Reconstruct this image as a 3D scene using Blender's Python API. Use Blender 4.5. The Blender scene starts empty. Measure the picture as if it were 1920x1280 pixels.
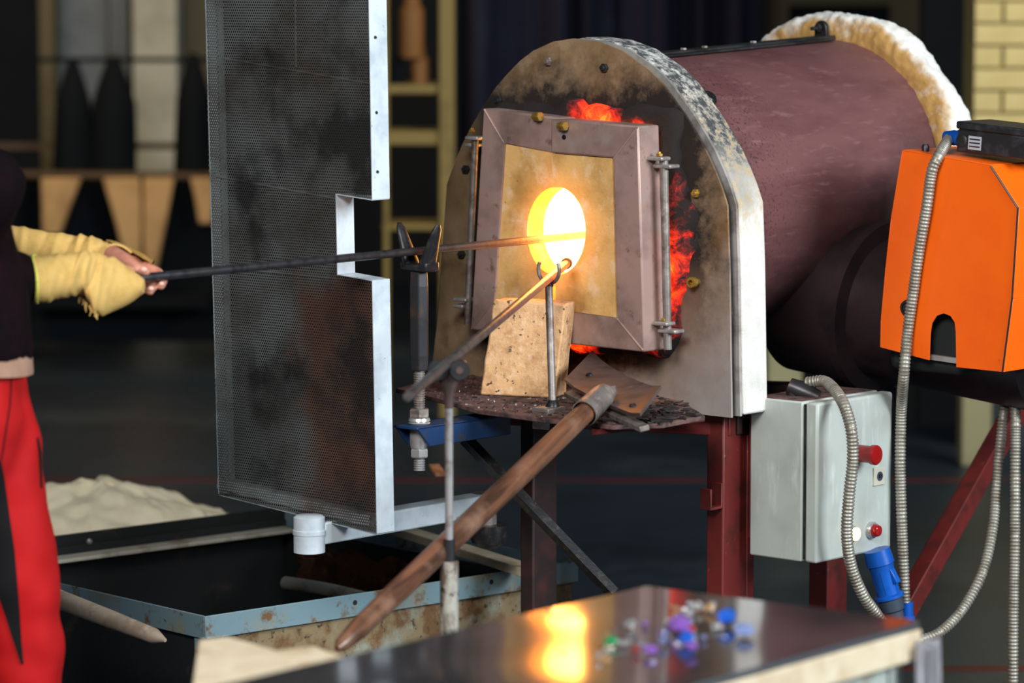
import bpy, bmesh, math, random
from mathutils import Vector as V, Matrix
from mathutils.bvhtree import BVHTree
random.seed(7)
SC = bpy.context.scene
COL = SC.collection
# ------------------------------------------------------------------ camera
FPX = 6600.0
PITCH = math.radians(6)
CAM = V((0, 0, 1.85))
cd = bpy.data.cameras.new('camera'); cam = bpy.data.objects.new('camera', cd); COL.objects.link(cam)
cam.location = CAM; cam.rotation_euler = (math.radians(90) - PITCH, 0, 0)
cd.sensor_width = 36; cd.lens = 36 * FPX / 1920
cd.clip_end = 100
cd.dof.use_dof = True; cd.dof.focus_distance = 7.75; cd.dof.aperture_fstop = 2.8
SC.camera = cam
# ------------------------------------------------------------------ world, area lights, exposure
w = bpy.data.worlds.new('world'); SC.world = w; w.use_nodes = True
w.node_tree.nodes['Background'].inputs[0].default_value = (.35, .55, .8, 1)
w.node_tree.nodes['Background'].inputs[1].default_value = .05
def area(name, loc, target, sx, sy, power, col):
    d = bpy.data.lights.new(name, 'AREA'); d.shape = 'RECTANGLE'; d.size = sx; d.size_y = sy
    d.energy = power; d.color = col
    o = bpy.data.objects.new(name, d); COL.objects.link(o); o.location = loc
    o.rotation_euler = (V(target) - V(loc)).to_track_quat('-Z', 'Y').to_euler()
    return o
area('key_light_right', (5.3, 3.6, 3.5), (.4, 8, 1.0), 3, 2.2, 580, (.87, .95, 1))  # broad key light from the right; its source is out of view
area('fill_light_left', (-1.3, 1.4, 4.2), (-.2, 7.8, 1.0), 2.4, 1.6, 450, (1, .97, .94))  # fill light added at left front, no opening known there
area('back_fill_left', (-2.2, 15.0, 3.6), (-2.4, 18, .6), 1.2, .6, 60, (1, .72, .42))  # warm fill added to light the far bench boards
area('back_fill_right', (3.5, 11.0, 3.4), (2.6, 14.5, 1.2), 1.0, 1.0, 70, (1, .93, .75))  # fill added for the brick wall and posts at the right
SC.view_settings.view_transform = 'Standard'; SC.view_settings.look = 'None'
SC.view_settings.gamma = 1; SC.view_settings.use_curve_mapping = False
SC.view_settings.exposure = 0
# ------------------------------------------------------------------ placing helpers
fw = V((0, math.cos(PITCH), -math.sin(PITCH))); up = V((0, math.sin(PITCH), math.cos(PITCH))); rt = V((1, 0, 0))
def ray(x, y): return fw + rt * ((x - 960) / FPX) + up * ((640 - y) / FPX)
def P(x, y, Y): d = ray(x, y); return CAM + d * (Y / d.y)
def Zp(x, y, z): d = ray(x, y); return CAM + d * ((z - CAM.z) / d.z)
def Pl(x, y, pt, n): d = ray(x, y); return CAM + d * ((pt - CAM).dot(n) / d.dot(n))
TH = math.radians(41)
F = V((math.cos(TH), -math.sin(TH), 0)); D = V((math.sin(TH), math.cos(TH), 0)); UP = V((0, 0, 1))
O = P(1100, 750, 8.0)
def pp(x, y, off=0): return Pl(x, y, O + D * off, D)          # on a plane parallel to the furnace front
def ff(x, y, off): return Pl(x, y, O + F * off, F)            # on a plane square to the furnace front
def fd(f, d, z): return V((O.x, O.y, 0)) + F * f + D * d + UP * z
# ------------------------------------------------------------------ materials
class NT:
    def __init__(s, name):
        s.m = bpy.data.materials.new(name); s.m.use_nodes = True; s.t = s.m.node_tree
        s.b = s.t.nodes['Principled BSDF']; s.tc = None
    def n(s, typ, **kw):
        k = s.t.nodes.new(typ)
        for a, b in kw.items(): setattr(k, a, b)
        return k
    def l(s, a, b): s.t.links.new(a, b)
    def pos(s):
        if not s.tc: s.tc = s.n('ShaderNodeTexCoord')
        return s.tc.outputs['Object']
    def math(s, op, a, b=0.0, c=None):
        k = s.n('ShaderNodeMath', operation=op)
        for i, v in enumerate((a, b) if c is None else (a, b, c)):
            if hasattr(v, 'links'): s.l(v, k.inputs[i])
            else: k.inputs[i].default_value = v
        return k.outputs[0]
    def dot(s, d, src=None):
        k = s.n('ShaderNodeVectorMath', operation='DOT_PRODUCT'); s.l(src or s.pos(), k.inputs[0]); k.inputs[1].default_value = d
        return k.outputs['Value']
    def noise(s, scale, stretch=None, detail=5, rough=.6, dist=0, off=0):
        k = s.n('ShaderNodeTexNoise'); k.inputs['Scale'].default_value = scale
        k.inputs['Detail'].default_value = detail; k.inputs['Roughness'].default_value = rough
        k.inputs['Distortion'].default_value = dist
        mp = s.n('ShaderNodeMapping'); s.l(s.pos(), mp.inputs[0]); mp.inputs['Location'].default_value = (off, off * .7, off * 1.3)
        if stretch: mp.inputs['Scale'].default_value = stretch
        s.l(mp.outputs[0], k.inputs['Vector'])
        return k.outputs['Fac']
    def rng(s, v, lo, hi, a=0.0, b=1.0):
        k = s.n('ShaderNodeMapRange'); k.clamp = True; s.l(v, k.inputs[0])
        for i, q in enumerate((lo, hi, a, b)): k.inputs[i + 1].default_value = q
        return k.outputs[0]
    def mix(s, fac, a, b):
        k = s.n('ShaderNodeMix', data_type='RGBA'); s.l(fac, k.inputs[0])
        for i, q in ((6, a), (7, b)):
            if hasattr(q, 'links'): s.l(q, k.inputs[i])
            else: k.inputs[i].default_value = (*q, 1)
        return k.outputs[2]
    def bump(s, h, strength=.3, dist=.002):
        k = s.n('ShaderNodeBump'); k.inputs['Strength'].default_value = strength; k.inputs['Distance'].default_value = dist
        s.l(h, k.inputs['Height']); s.l(k.outputs[0], s.b.inputs['Normal'])
MATS = {}; MATS_N = {}
def mat(name, base, rough=.5, metal=0.0, layers=(), bump=0.0, bscale=60, bstretch=None, spec=.5, trans=0, ior=1.45, rvar=0, sheen=0):
    """layers: (colour, scale, lo, hi[, stretch[, offset]]) noise stains, mixed in order"""
    N = NT(name); b = N.b
    b.inputs['Roughness'].default_value = rough; b.inputs['Metallic'].default_value = metal
    b.inputs['Specular IOR Level'].default_value = spec; b.inputs['Transmission Weight'].default_value = trans
    b.inputs['IOR'].default_value = ior
    c = base
    for i, L in enumerate(layers):
        nz = N.noise(L[1], L[4] if len(L) > 4 else None, off=(L[5] if len(L) > 5 else i * 3.7))
        c = N.mix(N.rng(nz, L[2], L[3]), c, L[0])
    if hasattr(c, 'links'): N.l(c, b.inputs['Base Color'])
    else: b.inputs['Base Color'].default_value = (*base, 1)
    if rvar: N.l(N.rng(N.noise(bscale * .4, off=9), .3, .7, rough - rvar, rough + rvar), b.inputs['Roughness'])
    if bump: N.bump(N.noise(bscale, bstretch, off=5), bump)
    N.c = c; MATS_N[name] = N
    MATS[name] = N.m
    return N
def emis(name, col, strength):
    N = NT(name); N.b.inputs['Base Color'].default_value = (*col, 1)
    N.b.inputs['Emission Color'].default_value = (*col, 1); N.b.inputs['Emission Strength'].default_value = strength
    MATS[name] = N.m; return N
M = MATS
mat('raw_steel', (.24, .215, .20), .48, .5, [((.10, .06, .04), 18, .45, .7), ((.42, .36, .33), 40, .5, .75)], .15, 120)
mat('dark_blade', (.16, .115, .105), .36, .55, [((.06, .04, .036), 14, .45, .7), ((.28, .2, .18), 30, .6, .78)], .08, 80)
mat('dark_steel', (.045, .045, .05), .38, .6, [((.12, .07, .04), 30, .55, .8)], .1, 150)
mat('black_iron', (.02, .02, .022), .35, .4, [((.07, .06, .055), 60, .5, .75)], .2, 200)
mat('bright_steel', (.52, .52, .52), .32, .6, [((.25, .2, .16), 40, .5, .75)], .05, 200)
mat('yellow_brass', (.46, .29, .06), .4, .7, [((.25, .12, .03), 90, .5, .7)])
mat('white_paint', (.62, .70, .76), .45, .1, [((.45, .52, .58), 14, .45, .7), ((.06, .06, .06), 55, .68, .75), ((.25, .2, .16), 25, .66, .78)], .15, 100)
def sheet_material():
    N = mat('sheet_perf', (.128, .138, .135), .55, .15, [((.066, .06, .054), 3.6, .42, .60)], .1, 90)
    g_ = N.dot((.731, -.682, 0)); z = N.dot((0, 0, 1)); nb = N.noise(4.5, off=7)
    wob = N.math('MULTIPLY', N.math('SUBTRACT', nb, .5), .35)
    rust_or_fireglow = N.math('MULTIPLY', N.rng(N.math('ADD', g_, wob), -.01, .05), N.rng(N.math('ADD', z, wob), .58, .50))  # red-brown area stands for fire glow coming through the holes
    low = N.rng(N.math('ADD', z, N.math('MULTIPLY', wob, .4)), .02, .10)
    c = N.mix(N.math('MULTIPLY', N.math('MULTIPLY', rust_or_fireglow, low), .85), N.c, (.115, .050, .030))
    mid = N.math('MULTIPLY', N.rng(N.noise(5.5, off=31), .50, .66), N.rng(g_, -.24, -.17))
    c = N.mix(N.math('MULTIPLY', mid, .9), c, (.018, .018, .017))
    N.l(c, N.b.inputs['Base Color'])
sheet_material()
mat('cavity_dark', (.012, .014, .015), .8)
mat('frame_tube', (.34, .40, .42), .5, .3, [((.1, .09, .08), 12, .5, .7)])
mat('fibre', (.80, .78, .70), .95, 0, [((.55, .42, .24), 7, .58, .78)], .8, 220)
mat('red_paint', (.15, .018, .016), .48, .1, [((.05, .015, .012), 14, .48, .72), ((.30, .08, .06), 60, .66, .76)], .2, 90)
mat('stand_dark', (.025, .016, .016), .5, .2, [((.06, .02, .018), 14, .5, .7)])
mat('blue_paint', (.008, .038, .12), .5, .1, [((.04, .04, .05), 26, .5, .66), ((.28, .22, .16), 50, .66, .74)], .2, 90)
mat('grey_enamel', (.44, .485, .45), .42, 0, [((.38, .40, .37), 9, .45, .72), ((.16, .12, .08), 26, .70, .80), ((.62, .66, .63), 40, .55, .8, (1, 1, .2))], .05, 60)
mat('orange_paint', (.95, .135, .002), .42, 0, [((.90, .11, .002), 6, .45, .7), ((.25, .05, .01), 45, .72, .8)], .04, 40)
mat('black_plastic', (.015, .016, .018), .4, 0, [((.05, .05, .055), 40, .5, .8)], .1, 100)
mat('blue_plastic', (.004, .085, .42), .33, 0, [((.004, .06, .3), 20, .4, .7)])
mat('slate_plastic', (.04, .055, .08), .45)
mat('red_plastic', (.28, .008, .008), .25)
mat('red_lens', (.30, .008, .01), .12)
mat('conduit', (.33, .315, .27), .45, .5, [((.18, .15, .11), 30, .45, .7)])
mat('grey_plastic', (.42, .45, .50), .5)
mat('firebrick', (.70, .42, .21), .95, 0, [((.48, .25, .11), 30, .45, .7), ((.80, .56, .36), 60, .52, .75), ((.09, .055, .03), 75, .62, .67), ((.13, .08, .05), 26, .64, .72)], .9, 120)
mat('door_metal', (.42, .28, .245), .42, .25, [((.20, .135, .115), 7, .42, .68), ((.36, .30, .28), 16, .55, .78), ((.10, .06, .035), 26, .62, .75)], .12, 90)
mat('door_side', (.58, .56, .53), .42, .5, [((.2, .16, .14), 12, .45, .7)], .1, 90)
mat('refractory', (.74, .45, .16), .9, 0, [((.46, .26, .08), 9, .42, .66), ((.80, .60, .38), 22, .52, .75), ((.2, .13, .07), 80, .68, .76)], .6, 160)
def handle_material():
    N = NT('wood_handle'); b = N.b; ax = (P(632, 1216, 6.40) - P(1128, 744, 7.36)).normalized()
    k = N.n('ShaderNodeVectorMath', operation='SCALE'); k.inputs[0].default_value = ax; N.l(N.math('MULTIPLY', N.dot(ax), .88), k.inputs['Scale'])
    v = N.n('ShaderNodeVectorMath', operation='SUBTRACT'); N.l(N.pos(), v.inputs[0]); N.l(k.outputs[0], v.inputs[1])
    t = N.n('ShaderNodeTexNoise'); t.inputs['Scale'].default_value = 38; t.inputs['Detail'].default_value = 6; t.inputs['Distortion'].default_value = .6; N.l(v.outputs[0], t.inputs['Vector'])
    c = N.mix(N.rng(t.outputs['Fac'], .36, .64), (.055, .026, .016), (.20, .085, .045))
    c = N.mix(N.rng(N.noise(7, off=4), .52, .75), c, (.26, .15, .10))
    N.l(c, b.inputs['Base Color']); b.inputs['Roughness'].default_value = .28; N.bump(t.outputs['Fac'], .2, .001); MATS['wood_handle'] = N.m
_h = pp(1043, 433, -.115) - O; HOLE = (_h.dot(F), _h.z)
def refractory_material():
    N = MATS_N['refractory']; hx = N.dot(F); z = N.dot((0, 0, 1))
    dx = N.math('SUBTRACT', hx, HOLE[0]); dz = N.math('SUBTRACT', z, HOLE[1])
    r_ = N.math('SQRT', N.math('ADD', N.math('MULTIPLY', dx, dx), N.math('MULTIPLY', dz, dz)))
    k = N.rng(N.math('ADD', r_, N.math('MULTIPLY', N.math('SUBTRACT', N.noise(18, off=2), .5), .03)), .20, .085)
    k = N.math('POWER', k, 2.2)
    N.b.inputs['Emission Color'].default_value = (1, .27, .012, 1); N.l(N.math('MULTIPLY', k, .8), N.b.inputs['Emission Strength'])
handle_material()
mat('old_wood', (.36, .29, .22), .75, 0, [((.22, .16, .11), 14, .45, .7), ((.5, .43, .36), 30, .55, .78)], .3, 60)
mat('pale_wood', (.62, .52, .36), .7, 0, [((.48, .36, .22), 12, .45, .7), ((.72, .64, .5), 30, .5, .8)], .2, 60)
mat('trough_blue', (.17, .27, .31), .55, .1, [((.24, .25, .20), 9, .5, .66), ((.16, .09, .035), 22, .54, .66), ((.03, .03, .03), 40, .64, .72)], .3, 80)
mat('trough_rust', (.23, .17, .09), .8, .1, [((.15, .075, .03), 16, .45, .6), ((.27, .28, .22), 12, .5, .65), ((.05, .03, .02), 55, .58, .68)], .4, 90)
mat('trough_black', (.012, .014, .015), .6, 0, [((.05, .04, .03), 12, .6, .75)])
mat('rim_pale', (.58, .55, .45), .6, .1, [((.20, .15, .10), 12, .5, .7)])
mat('flaked_paint', (.40, .39, .34), .6, .2, [((.14, .10, .07), 26, .42, .58, (1, 1, .45)), ((.03, .025, .02), 40, .55, .65)], .4, 90)
mat('rust_or_fireglow', (.22, .085, .03), .8, .1, [((.08, .035, .02), 18, .45, .65), ((.42, .26, .15), 30, .6, .75)], .5, 80)
mat('sand_heap', (.88, .80, .58), .95, 0, [((.78, .68, .46), 18, .5, .75)], .8, 60)
mat('table_steel', (.13, .122, .128), .10, .85, [((.20, .19, .20), 5, .4, .7)], 0)
mat('table_edge', (.16, .18, .20), .35, .7)
mat('table_frame', (.42, .46, .42), .6, .1, [((.25, .2, .14), 20, .55, .7)])
mat('rag', (.50, .50, .54), .95, 0, [((.3, .3, .34), 30, .45, .65, (1, 1, .2))], .4, 120)
mat('floor_concrete', (.022, .036, .052), .42, 0, [((.013, .020, .028), .9, .40, .65), ((.060, .080, .088), .8, .56, .76, None, 4), ((.04, .05, .055), 60, .6, .8)], .08, 50)
mat('floor_red', (.10, .012, .012), .5, 0, [((.04, .01, .012), 3, .5, .7)])
mat('soot_plate', (.16, .085, .075), .85, .1, [((.03, .022, .022), 22, .42, .62), ((.20, .12, .11), 70, .56, .72)], .7, 160)
mat('glove_knit', (.60, .39, .125), .95, 0, [((.48, .30, .085), 26, .45, .7)], .5, 420, (1, 1, .35), spec=.2)
mat('glove_hem', (.62, .58, .10), .9)
mat('skin', (.50, .22, .15), .5, 0, [((.40, .14, .09), 30, .45, .7)], .15, 160)
mat('nail', (.68, .42, .34), .3)
mat('jacket', (.004, .0022, .0035), .9, 0, [((.010, .003, .005), 9, .45, .7)], .2, 220, spec=.08)
mat('sweater_navy', (.006, .010, .020), .9, 0, [], .2, 260, spec=.2)
mat('shirt_pink', (.62, .40, .29), .85, 0, [((.52, .32, .23), 14, .45, .7)], .2, 100)
mat('trousers_red', (.40, .002, .003), .75, 0, [((.36, .003, .005), 6, .4, .7)], .2, 200, spec=.3)
mat('cloth_black', (.006, .006, .007), .85, spec=.2)
mat('hair', (.05, .025, .012), .6)
mat('shoe', (.02, .02, .02), .5)
mat('eye_white', (.8, .78, .75), .2); mat('eye_dark', (.03, .02, .015), .2)
mat('brick_yellow', (.62, .50, .22), .8, 0, [((.52, .41, .17), 5, .4, .7)], .3, 40)
mat('mortar', (.42, .33, .13), .9)
mat('dado', (.02, .028, .032), .7)
mat('wall_dark', (.006, .010, .013), .8, 0, [((.012, .017, .02), 1.2, .45, .7)])
mat('pillar_pale', (.40, .40, .33), .8, 0, [((.28, .28, .22), 3, .5, .7)])
mat('olive', (.09, .075, .035), .7); mat('slate_pane', (.13, .155, .175), .35, 0, [((.05, .06, .07), 1.6, .45, .65)])
mat('coat', (.006, .008, .010), .95, spec=.1)
mat('tan_board', (.50, .30, .12), .7, 0, [((.3, .16, .06), 4, .45, .7)])
mat('warm_rail', (.07, .04, .018), .6)
mat('rack_yellow', (.26, .18, .045), .6, 0, [((.12, .08, .02), 4, .5, .7)])
mat('rack_orange', (.26, .11, .03), .7)
mat('navy_cloth', (.010, .011, .030), .9, 0, [((.022, .026, .055), 2.2, .55, .75)])
mat('post_pale', (.32, .29, .16), .8, 0, [((.22, .20, .11), 5, .5, .7)])
emis('amber_lamp', (1, .62, .18), 5)
refractory_material()
# ---- furnace sheet metal with soot and heat colours
def plate_material():
    N = mat('front_plate', (.40, .27, .16), .45, .25, [((.24, .15, .065), 6, .42, .66), ((.17, .09, .03), 10, .52, .7, None, 8)], .15, 80)
    f = N.dot(F); z = N.dot((0, 0, 1)); nz = N.noise(14, off=3, detail=8, rough=.7)
    nb = N.noise(5, off=13)
    # paler bare steel towards the lower right corner
    bare = N.rng(N.math('ADD', N.math('SUBTRACT', N.math('MULTIPLY', f, 1.2), N.math('MULTIPLY', z, 1.3)), nb), .45, .95)
    c = N.mix(bare, N.c, (.40, .35, .33))
    # soot halo around the doors
    df = N.math('MAXIMUM', N.math('SUBTRACT', f, .285), N.math('SUBTRACT', -.31, f))
    dz = N.math('MAXIMUM', N.math('SUBTRACT', z, .655), N.math('SUBTRACT', .13, z))
    d = N.math('MAXIMUM', df, dz)
    s = N.math('ADD', d, N.math('MULTIPLY', N.math('SUBTRACT', nz, .5), .28))
    soot = N.math('MULTIPLY', N.rng(s, .15, .03), N.math('MULTIPLY', N.rng(f, -.40, -.31, .12, 1), N.math('MAXIMUM', N.rng(z, .12, .34, .25, 1), N.rng(f, .26, .14))))
    c = N.mix(soot, c, (.016, .011, .009))
    N.l(c, N.b.inputs['Base Color'])
    N.l(N.rng(soot, 0, 1, .48, .9), N.b.inputs['Roughness'])
    N.l(N.rng(soot, 0, 1, .25, 0), N.b.inputs['Metallic'])
plate_material()
def slab_material():
    N = mat('insulation', (.72, .72, .68), .95, 0, [((.58, .57, .52), 12, .45, .7)], .7, 260)
    z = N.dot((0, 0, 1)); nz = N.noise(40, off=3, detail=8, rough=.75); nb = N.noise(5, off=17)
    s = N.math('ADD', z, N.math('MULTIPLY', N.math('SUBTRACT', nb, .5), .22))
    tan = N.math('MULTIPLY', N.rng(s, .35, .50), N.rng(s, .78, .62))
    c = N.mix(N.math('MULTIPLY', tan, N.rng(nz, .42, .62)), N.c, (.48, .34, .16))
    top = N.math('MULTIPLY', N.rng(s, .44, .60), N.rng(nz, .62, .45))
    c = N.mix(top, c, (.055, .058, .06))
    N.l(c, N.b.inputs['Base Color'])
slab_material()
def blanket_material():
    N = mat('blanket', (.80, .79, .74), .95, 0, [((.62, .60, .54), 30, .5, .72)], 1.0, 130)
    d = N.dot(D); nz = N.noise(16, off=6)
    s = N.math('ADD', d, N.math('MULTIPLY', N.math('SUBTRACT', nz, .5), .05))
    c = N.mix(N.rng(s, .952, .934), N.c, (.45, .26, .08))
    N.l(c, N.b.inputs['Base Color'])
blanket_material()
def drum_material():
    N = mat('drum_paint', (.20, .085, .085), .46, .25, [((.15, .058, .06), 7, .42, .68, (.6, .6, 2.5)), ((.26, .13, .13), 30, .56, .75, (.5, .5, 3))], .08, 60)
    d = N.dot(D); f = N.dot(F); z = N.dot((0, 0, 1)); nz = N.noise(9, off=3, detail=8, rough=.7)
    # burnt black patch next to the burner, darker towards the belly
    burn = N.math('ADD', N.math('ADD', N.math('MULTIPLY', d, 1.3), N.math('MULTIPLY', z, -1.9)), N.math('MULTIPLY', nz, .5))
    k = N.rng(burn, .10, .52)
    c = N.mix(k, N.c, (.014, .010, .012))
    spk = N.math('MULTIPLY', N.rng(N.noise(130, off=8, detail=3), .55, .66), N.rng(d, .45, .12))
    c = N.mix(spk, c, (.03, .022, .02))
    N.l(c, N.b.inputs['Base Color'])
drum_material()
mat('burner_tube', (.045, .027, .03), .45, .5, [((.02, .016, .018), 9, .42, .65)], .15, 70)
mat('strip_dark', (.035, .033, .034), .55, .4, [((.12, .10, .08), 22, .6, .72), ((.012, .012, .012), 14, .45, .6)], .4, 90)
def gap_glow_material():
    N = NT('gap_glow'); b = N.b  # emission painted as the red fire light lying on the plate
    nz = N.noise(26, detail=8, rough=.72, dist=.6); nb = N.noise(7, off=4, detail=3)
    h = N.math('ADD', N.math('MULTIPLY', nz, .65), N.math('MULTIPLY', nb, .55))
    r = N.n('ShaderNodeValToRGB'); N.l(h, r.inputs[0]); e = r.color_ramp.elements
    e[0].position = .50; e[0].color = (0, 0, 0, 1); e[1].position = .80; e[1].color = (1, .30, .02, 1)
    for p_, c_ in ((.56, (.10, .002, .001, 1)), (.63, (.55, .012, .002, 1)), (.71, (1, .07, .004, 1))):
        k = e.new(p_); k.color = c_
    f = N.dot(F); z = N.dot((0, 0, 1))
    df = N.math('MAXIMUM', N.math('SUBTRACT', f, .215), N.math('SUBTRACT', -.24, f)); dz = N.math('MAXIMUM', N.math('SUBTRACT', z, .626), N.math('SUBTRACT', .146, z))
    d = N.math('MAXIMUM', df, dz)
    h = N.math('ADD', h, N.rng(d, .0, .095, .13, -.16))
    # brightest low on the right, over the middle of the top, and low on the left of the sill
    right = N.math('MULTIPLY', N.rng(f, .17, .21), N.math('MULTIPLY', N.rng(z, .56, .40, .35, 1), N.rng(z, .14, .20)))
    top = N.math('MULTIPLY', N.rng(z, .60, .63), N.math('MULTIPLY', N.rng(f, -.09, -.02), N.rng(f, .14, .06)))
    bot = N.math('MULTIPLY', N.rng(z, .17, .13), N.math('MULTIPLY', N.rng(f, -.12, -.07), N.rng(f, .08, .0)))
    msk = N.math('MAXIMUM', right, N.math('MAXIMUM', top, bot))
    h = N.math('ADD', h, N.rng(msk, 0, 1, -.22, .03))
    N.l(h, r.inputs[0])
    b.inputs['Base Color'].default_value = (.014, .009, .008, 1); b.inputs['Roughness'].default_value = .95
    N.l(r.outputs[0], b.inputs['Emission Color']); b.inputs['Emission Strength'].default_value = 1.7
    N.bump(nz, .8, .006); MATS['gap_glow'] = N.m
gap_glow_material()
emis('chamber_glow', (1, .46, .085), 21)
emis('flame', (1, .22, .015), 2.2)
# ------------------------------------------------------------------ mesh building
ORG = {}
def finish(bm, smooth=False, ang=40):
    bmesh.ops.recalc_face_normals(bm, faces=bm.faces)
    for fc in bm.faces: fc.smooth = True
def obj(name, bm, m, parent=None, org=None, bevel=0, label=None, smooth=True, ang=35, kind=None):
    if parent is not None: o0 = ORG[parent.name]
    elif org is not None: o0 = V(org)
    else:
        xs = [v.co for v in bm.verts]
        o0 = V((sum(v.x for v in xs) / len(xs), sum(v.y for v in xs) / len(xs), min(v.z for v in xs)))
    bmesh.ops.recalc_face_normals(bm, faces=bm.faces)
    for v in bm.verts: v.co -= o0
    me = bpy.data.meshes.new(name); bm.to_mesh(me); bm.free()
    for pgn in me.polygons: pgn.use_smooth = smooth
    if smooth: me.set_sharp_from_angle(angle=math.radians(ang))
    o = bpy.data.objects.new(name, me); COL.objects.link(o)
    me.materials.append(M[m] if isinstance(m, str) else m)
    if parent is not None: o.parent = parent
    else: o.location = o0
    ORG[o.name] = o0.copy()
    if bevel:
        b = o.modifiers.new('bevel', 'BEVEL'); b.width = bevel; b.segments = 2; b.limit_method = 'ANGLE'; b.angle_limit = math.radians(40)
    if label: o['label'] = label
    if kind: o['kind'] = kind
    return o
def thing(name, label, cat, org, group=None):
    o = bpy.data.objects.new(name, None); COL.objects.link(o); o.location = org; o.empty_display_size = .05
    o['label'] = label; o['category'] = cat
    if group: o['group'] = group
    ORG[o.name] = V(org); return o
def tag(o, label, cat, group=None):
    o['label'] = label; o['category'] = cat
    if group: o['group'] = group
    return o
def struct(o): o['kind'] = 'structure'; return o
def BM(): return bmesh.new()
def prism(bm, pts, vec):
    a = [bm.verts.new(p) for p in pts]; b = [bm.verts.new(V(p) + V(vec)) for p in pts]
    bm.faces.new(a); bm.faces.new(b[::-1])
    n = len(a)
    for i in range(n): bm.faces.new((a[i], b[i], b[(i + 1) % n], a[(i + 1) % n]))
    return bm
def ringprism(bm, outer, inner, vec, closed=True):
    vec = V(vec); n = len(outer)
    A = [bm.verts.new(p) for p in outer]; B = [bm.verts.new(p) for p in inner]
    A2 = [bm.verts.new(V(p) + vec) for p in outer]; B2 = [bm.verts.new(V(p) + vec) for p in inner]
    for i in range(n if closed else n - 1):
        j = (i + 1) % n
        for q in ((A[i], A[j], B[j], B[i]), (A2[i], B2[i], B2[j], A2[j]), (A[i], A2[i], A2[j], A[j]), (B[i], B[j], B2[j], B2[i])): bm.faces.new(q)
    if not closed:
        for i in (0, n - 1): bm.faces.new((A[i], B[i], B2[i], A2[i]))
    return bm
def box(bm, c, ax, ay, az):
    """box at centre c with half-axis vectors"""
    c, ax, ay, az = V(c), V(ax), V(ay), V(az)
    v = [bm.verts.new(c + ax * i + ay * j + az * k) for i in (-1, 1) for j in (-1, 1) for k in (-1, 1)]
    for q in ((0, 1, 3, 2), (4, 6, 7, 5), (0, 4, 5, 1), (2, 3, 7, 6), (0, 2, 6, 4), (1, 5, 7, 3)): bm.faces.new([v[i] for i in q])
    return bm
def bar(bm, a, b, w, h, upv=UP):
    a, b = V(a), V(b); t = (b - a).normalized(); s = t.cross(V(upv)).normalized(); n = s.cross(t).normalized()
    return box(bm, (a + b) / 2, (b - a) / 2, s * (w / 2), n * (h / 2))
def frame_of(t, ref=None):
    t = t.normalized(); r_ = ref if ref is not None else (UP if abs(t.z) < .9 else V((1, 0, 0)))
    s = t.cross(r_).normalized(); return s, s.cross(t).normalized()
def sweep(bm, pts, rad, seg=12, cap=True, flat=1.0, ref=None):
    pts = [V(p) for p in pts]; n = len(pts); rings = []
    if not hasattr(rad, '__len__'): rad = [rad] * n
    t0 = (pts[1] - pts[0]).normalized(); s, u_ = frame_of(t0, ref)
    for i in range(n):
        t = (pts[min(i + 1, n - 1)] - pts[max(i - 1, 0)]).normalized()
        s = (s - t * s.dot(t)).normalized(); u_ = s.cross(t)
        rings.append([bm.verts.new(pts[i] + (s * math.cos(2 * math.pi * k / seg) + u_ * math.sin(2 * math.pi * k / seg) * flat) * rad[i]) for k in range(seg)])
    for i in range(n - 1):
        for k in range(seg): bm.faces.new((rings[i][k], rings[i][(k + 1) % seg], rings[i + 1][(k + 1) % seg], rings[i + 1][k]))
    if cap: bm.faces.new(rings[0]); bm.faces.new(rings[-1])
    return bm
def lathe(bm, c, axis, prof, seg=32, cap=True):
    """profile of (t, r) along axis from c"""
    c = V(c); t = V(axis).normalized(); s, u_ = frame_of(t); rings = []
    for (q, r_) in prof:
        rings.append([bm.verts.new(c + t * q + (s * math.cos(2 * math.pi * k / seg) + u_ * math.sin(2 * math.pi * k / seg)) * r_) for k in range(seg)])
    for i in range(len(rings) - 1):
        for k in range(seg): bm.faces.new((rings[i][k], rings[i][(k + 1) % seg], rings[i + 1][(k + 1) % seg], rings[i + 1][k]))
    if cap: bm.faces.new(rings[0]); bm.faces.new(rings[-1])
    else:
        for k in range(seg): bm.faces.new((rings[-1][k], rings[-1][(k + 1) % seg], rings[0][(k + 1) % seg], rings[0][k]))
    return bm
def nut(bm, c, axis, r_, h): return lathe(bm, c, axis, [(0, r_ * .9), (h * .15, r_), (h * .85, r_), (h, r_ * .9)], 6)
def thread(bm, a, b, r_, pitch=.004, seg=12):
    a, b = V(a), V(b); L = (b - a).length; n = max(2, int(L / pitch)); pr = []
    for i in range(n): pr += [(i * L / n, r_), (i * L / n + L / n * .45, r_), (i * L / n + L / n * .6, r_ * .84), (i * L / n + L / n * .9, r_ * .84)]
    return lathe(bm, a, b - a, pr + [(L, r_)], seg)
def spline(pts, step=.003):
    pts = [V(p) for p in pts]; q = [pts[0] * 2 - pts[1]] + pts + [pts[-1] * 2 - pts[-2]]; out = []
    for i in range(1, len(q) - 2):
        a, b, c, d = q[i - 1:i + 3]; n = max(1, int((c - b).length / step))
        for k in range(n):
            t = k / n
            out.append(.5 * ((2 * b) + (c - a) * t + (2 * a - 5 * b + 4 * c - d) * t * t + (3 * b - 3 * c + d - a) * t ** 3))
    return out + [pts[-1]]
def conduit(name, pts, r_, label):
    q = spline(pts, .0026); rad = [r_ if i % 3 < 2 else r_ * .80 for i in range(len(q))]
    return tag(obj(name, sweep(BM(), q, rad, 12), 'conduit', ang=80), label, 'conduit')
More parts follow.
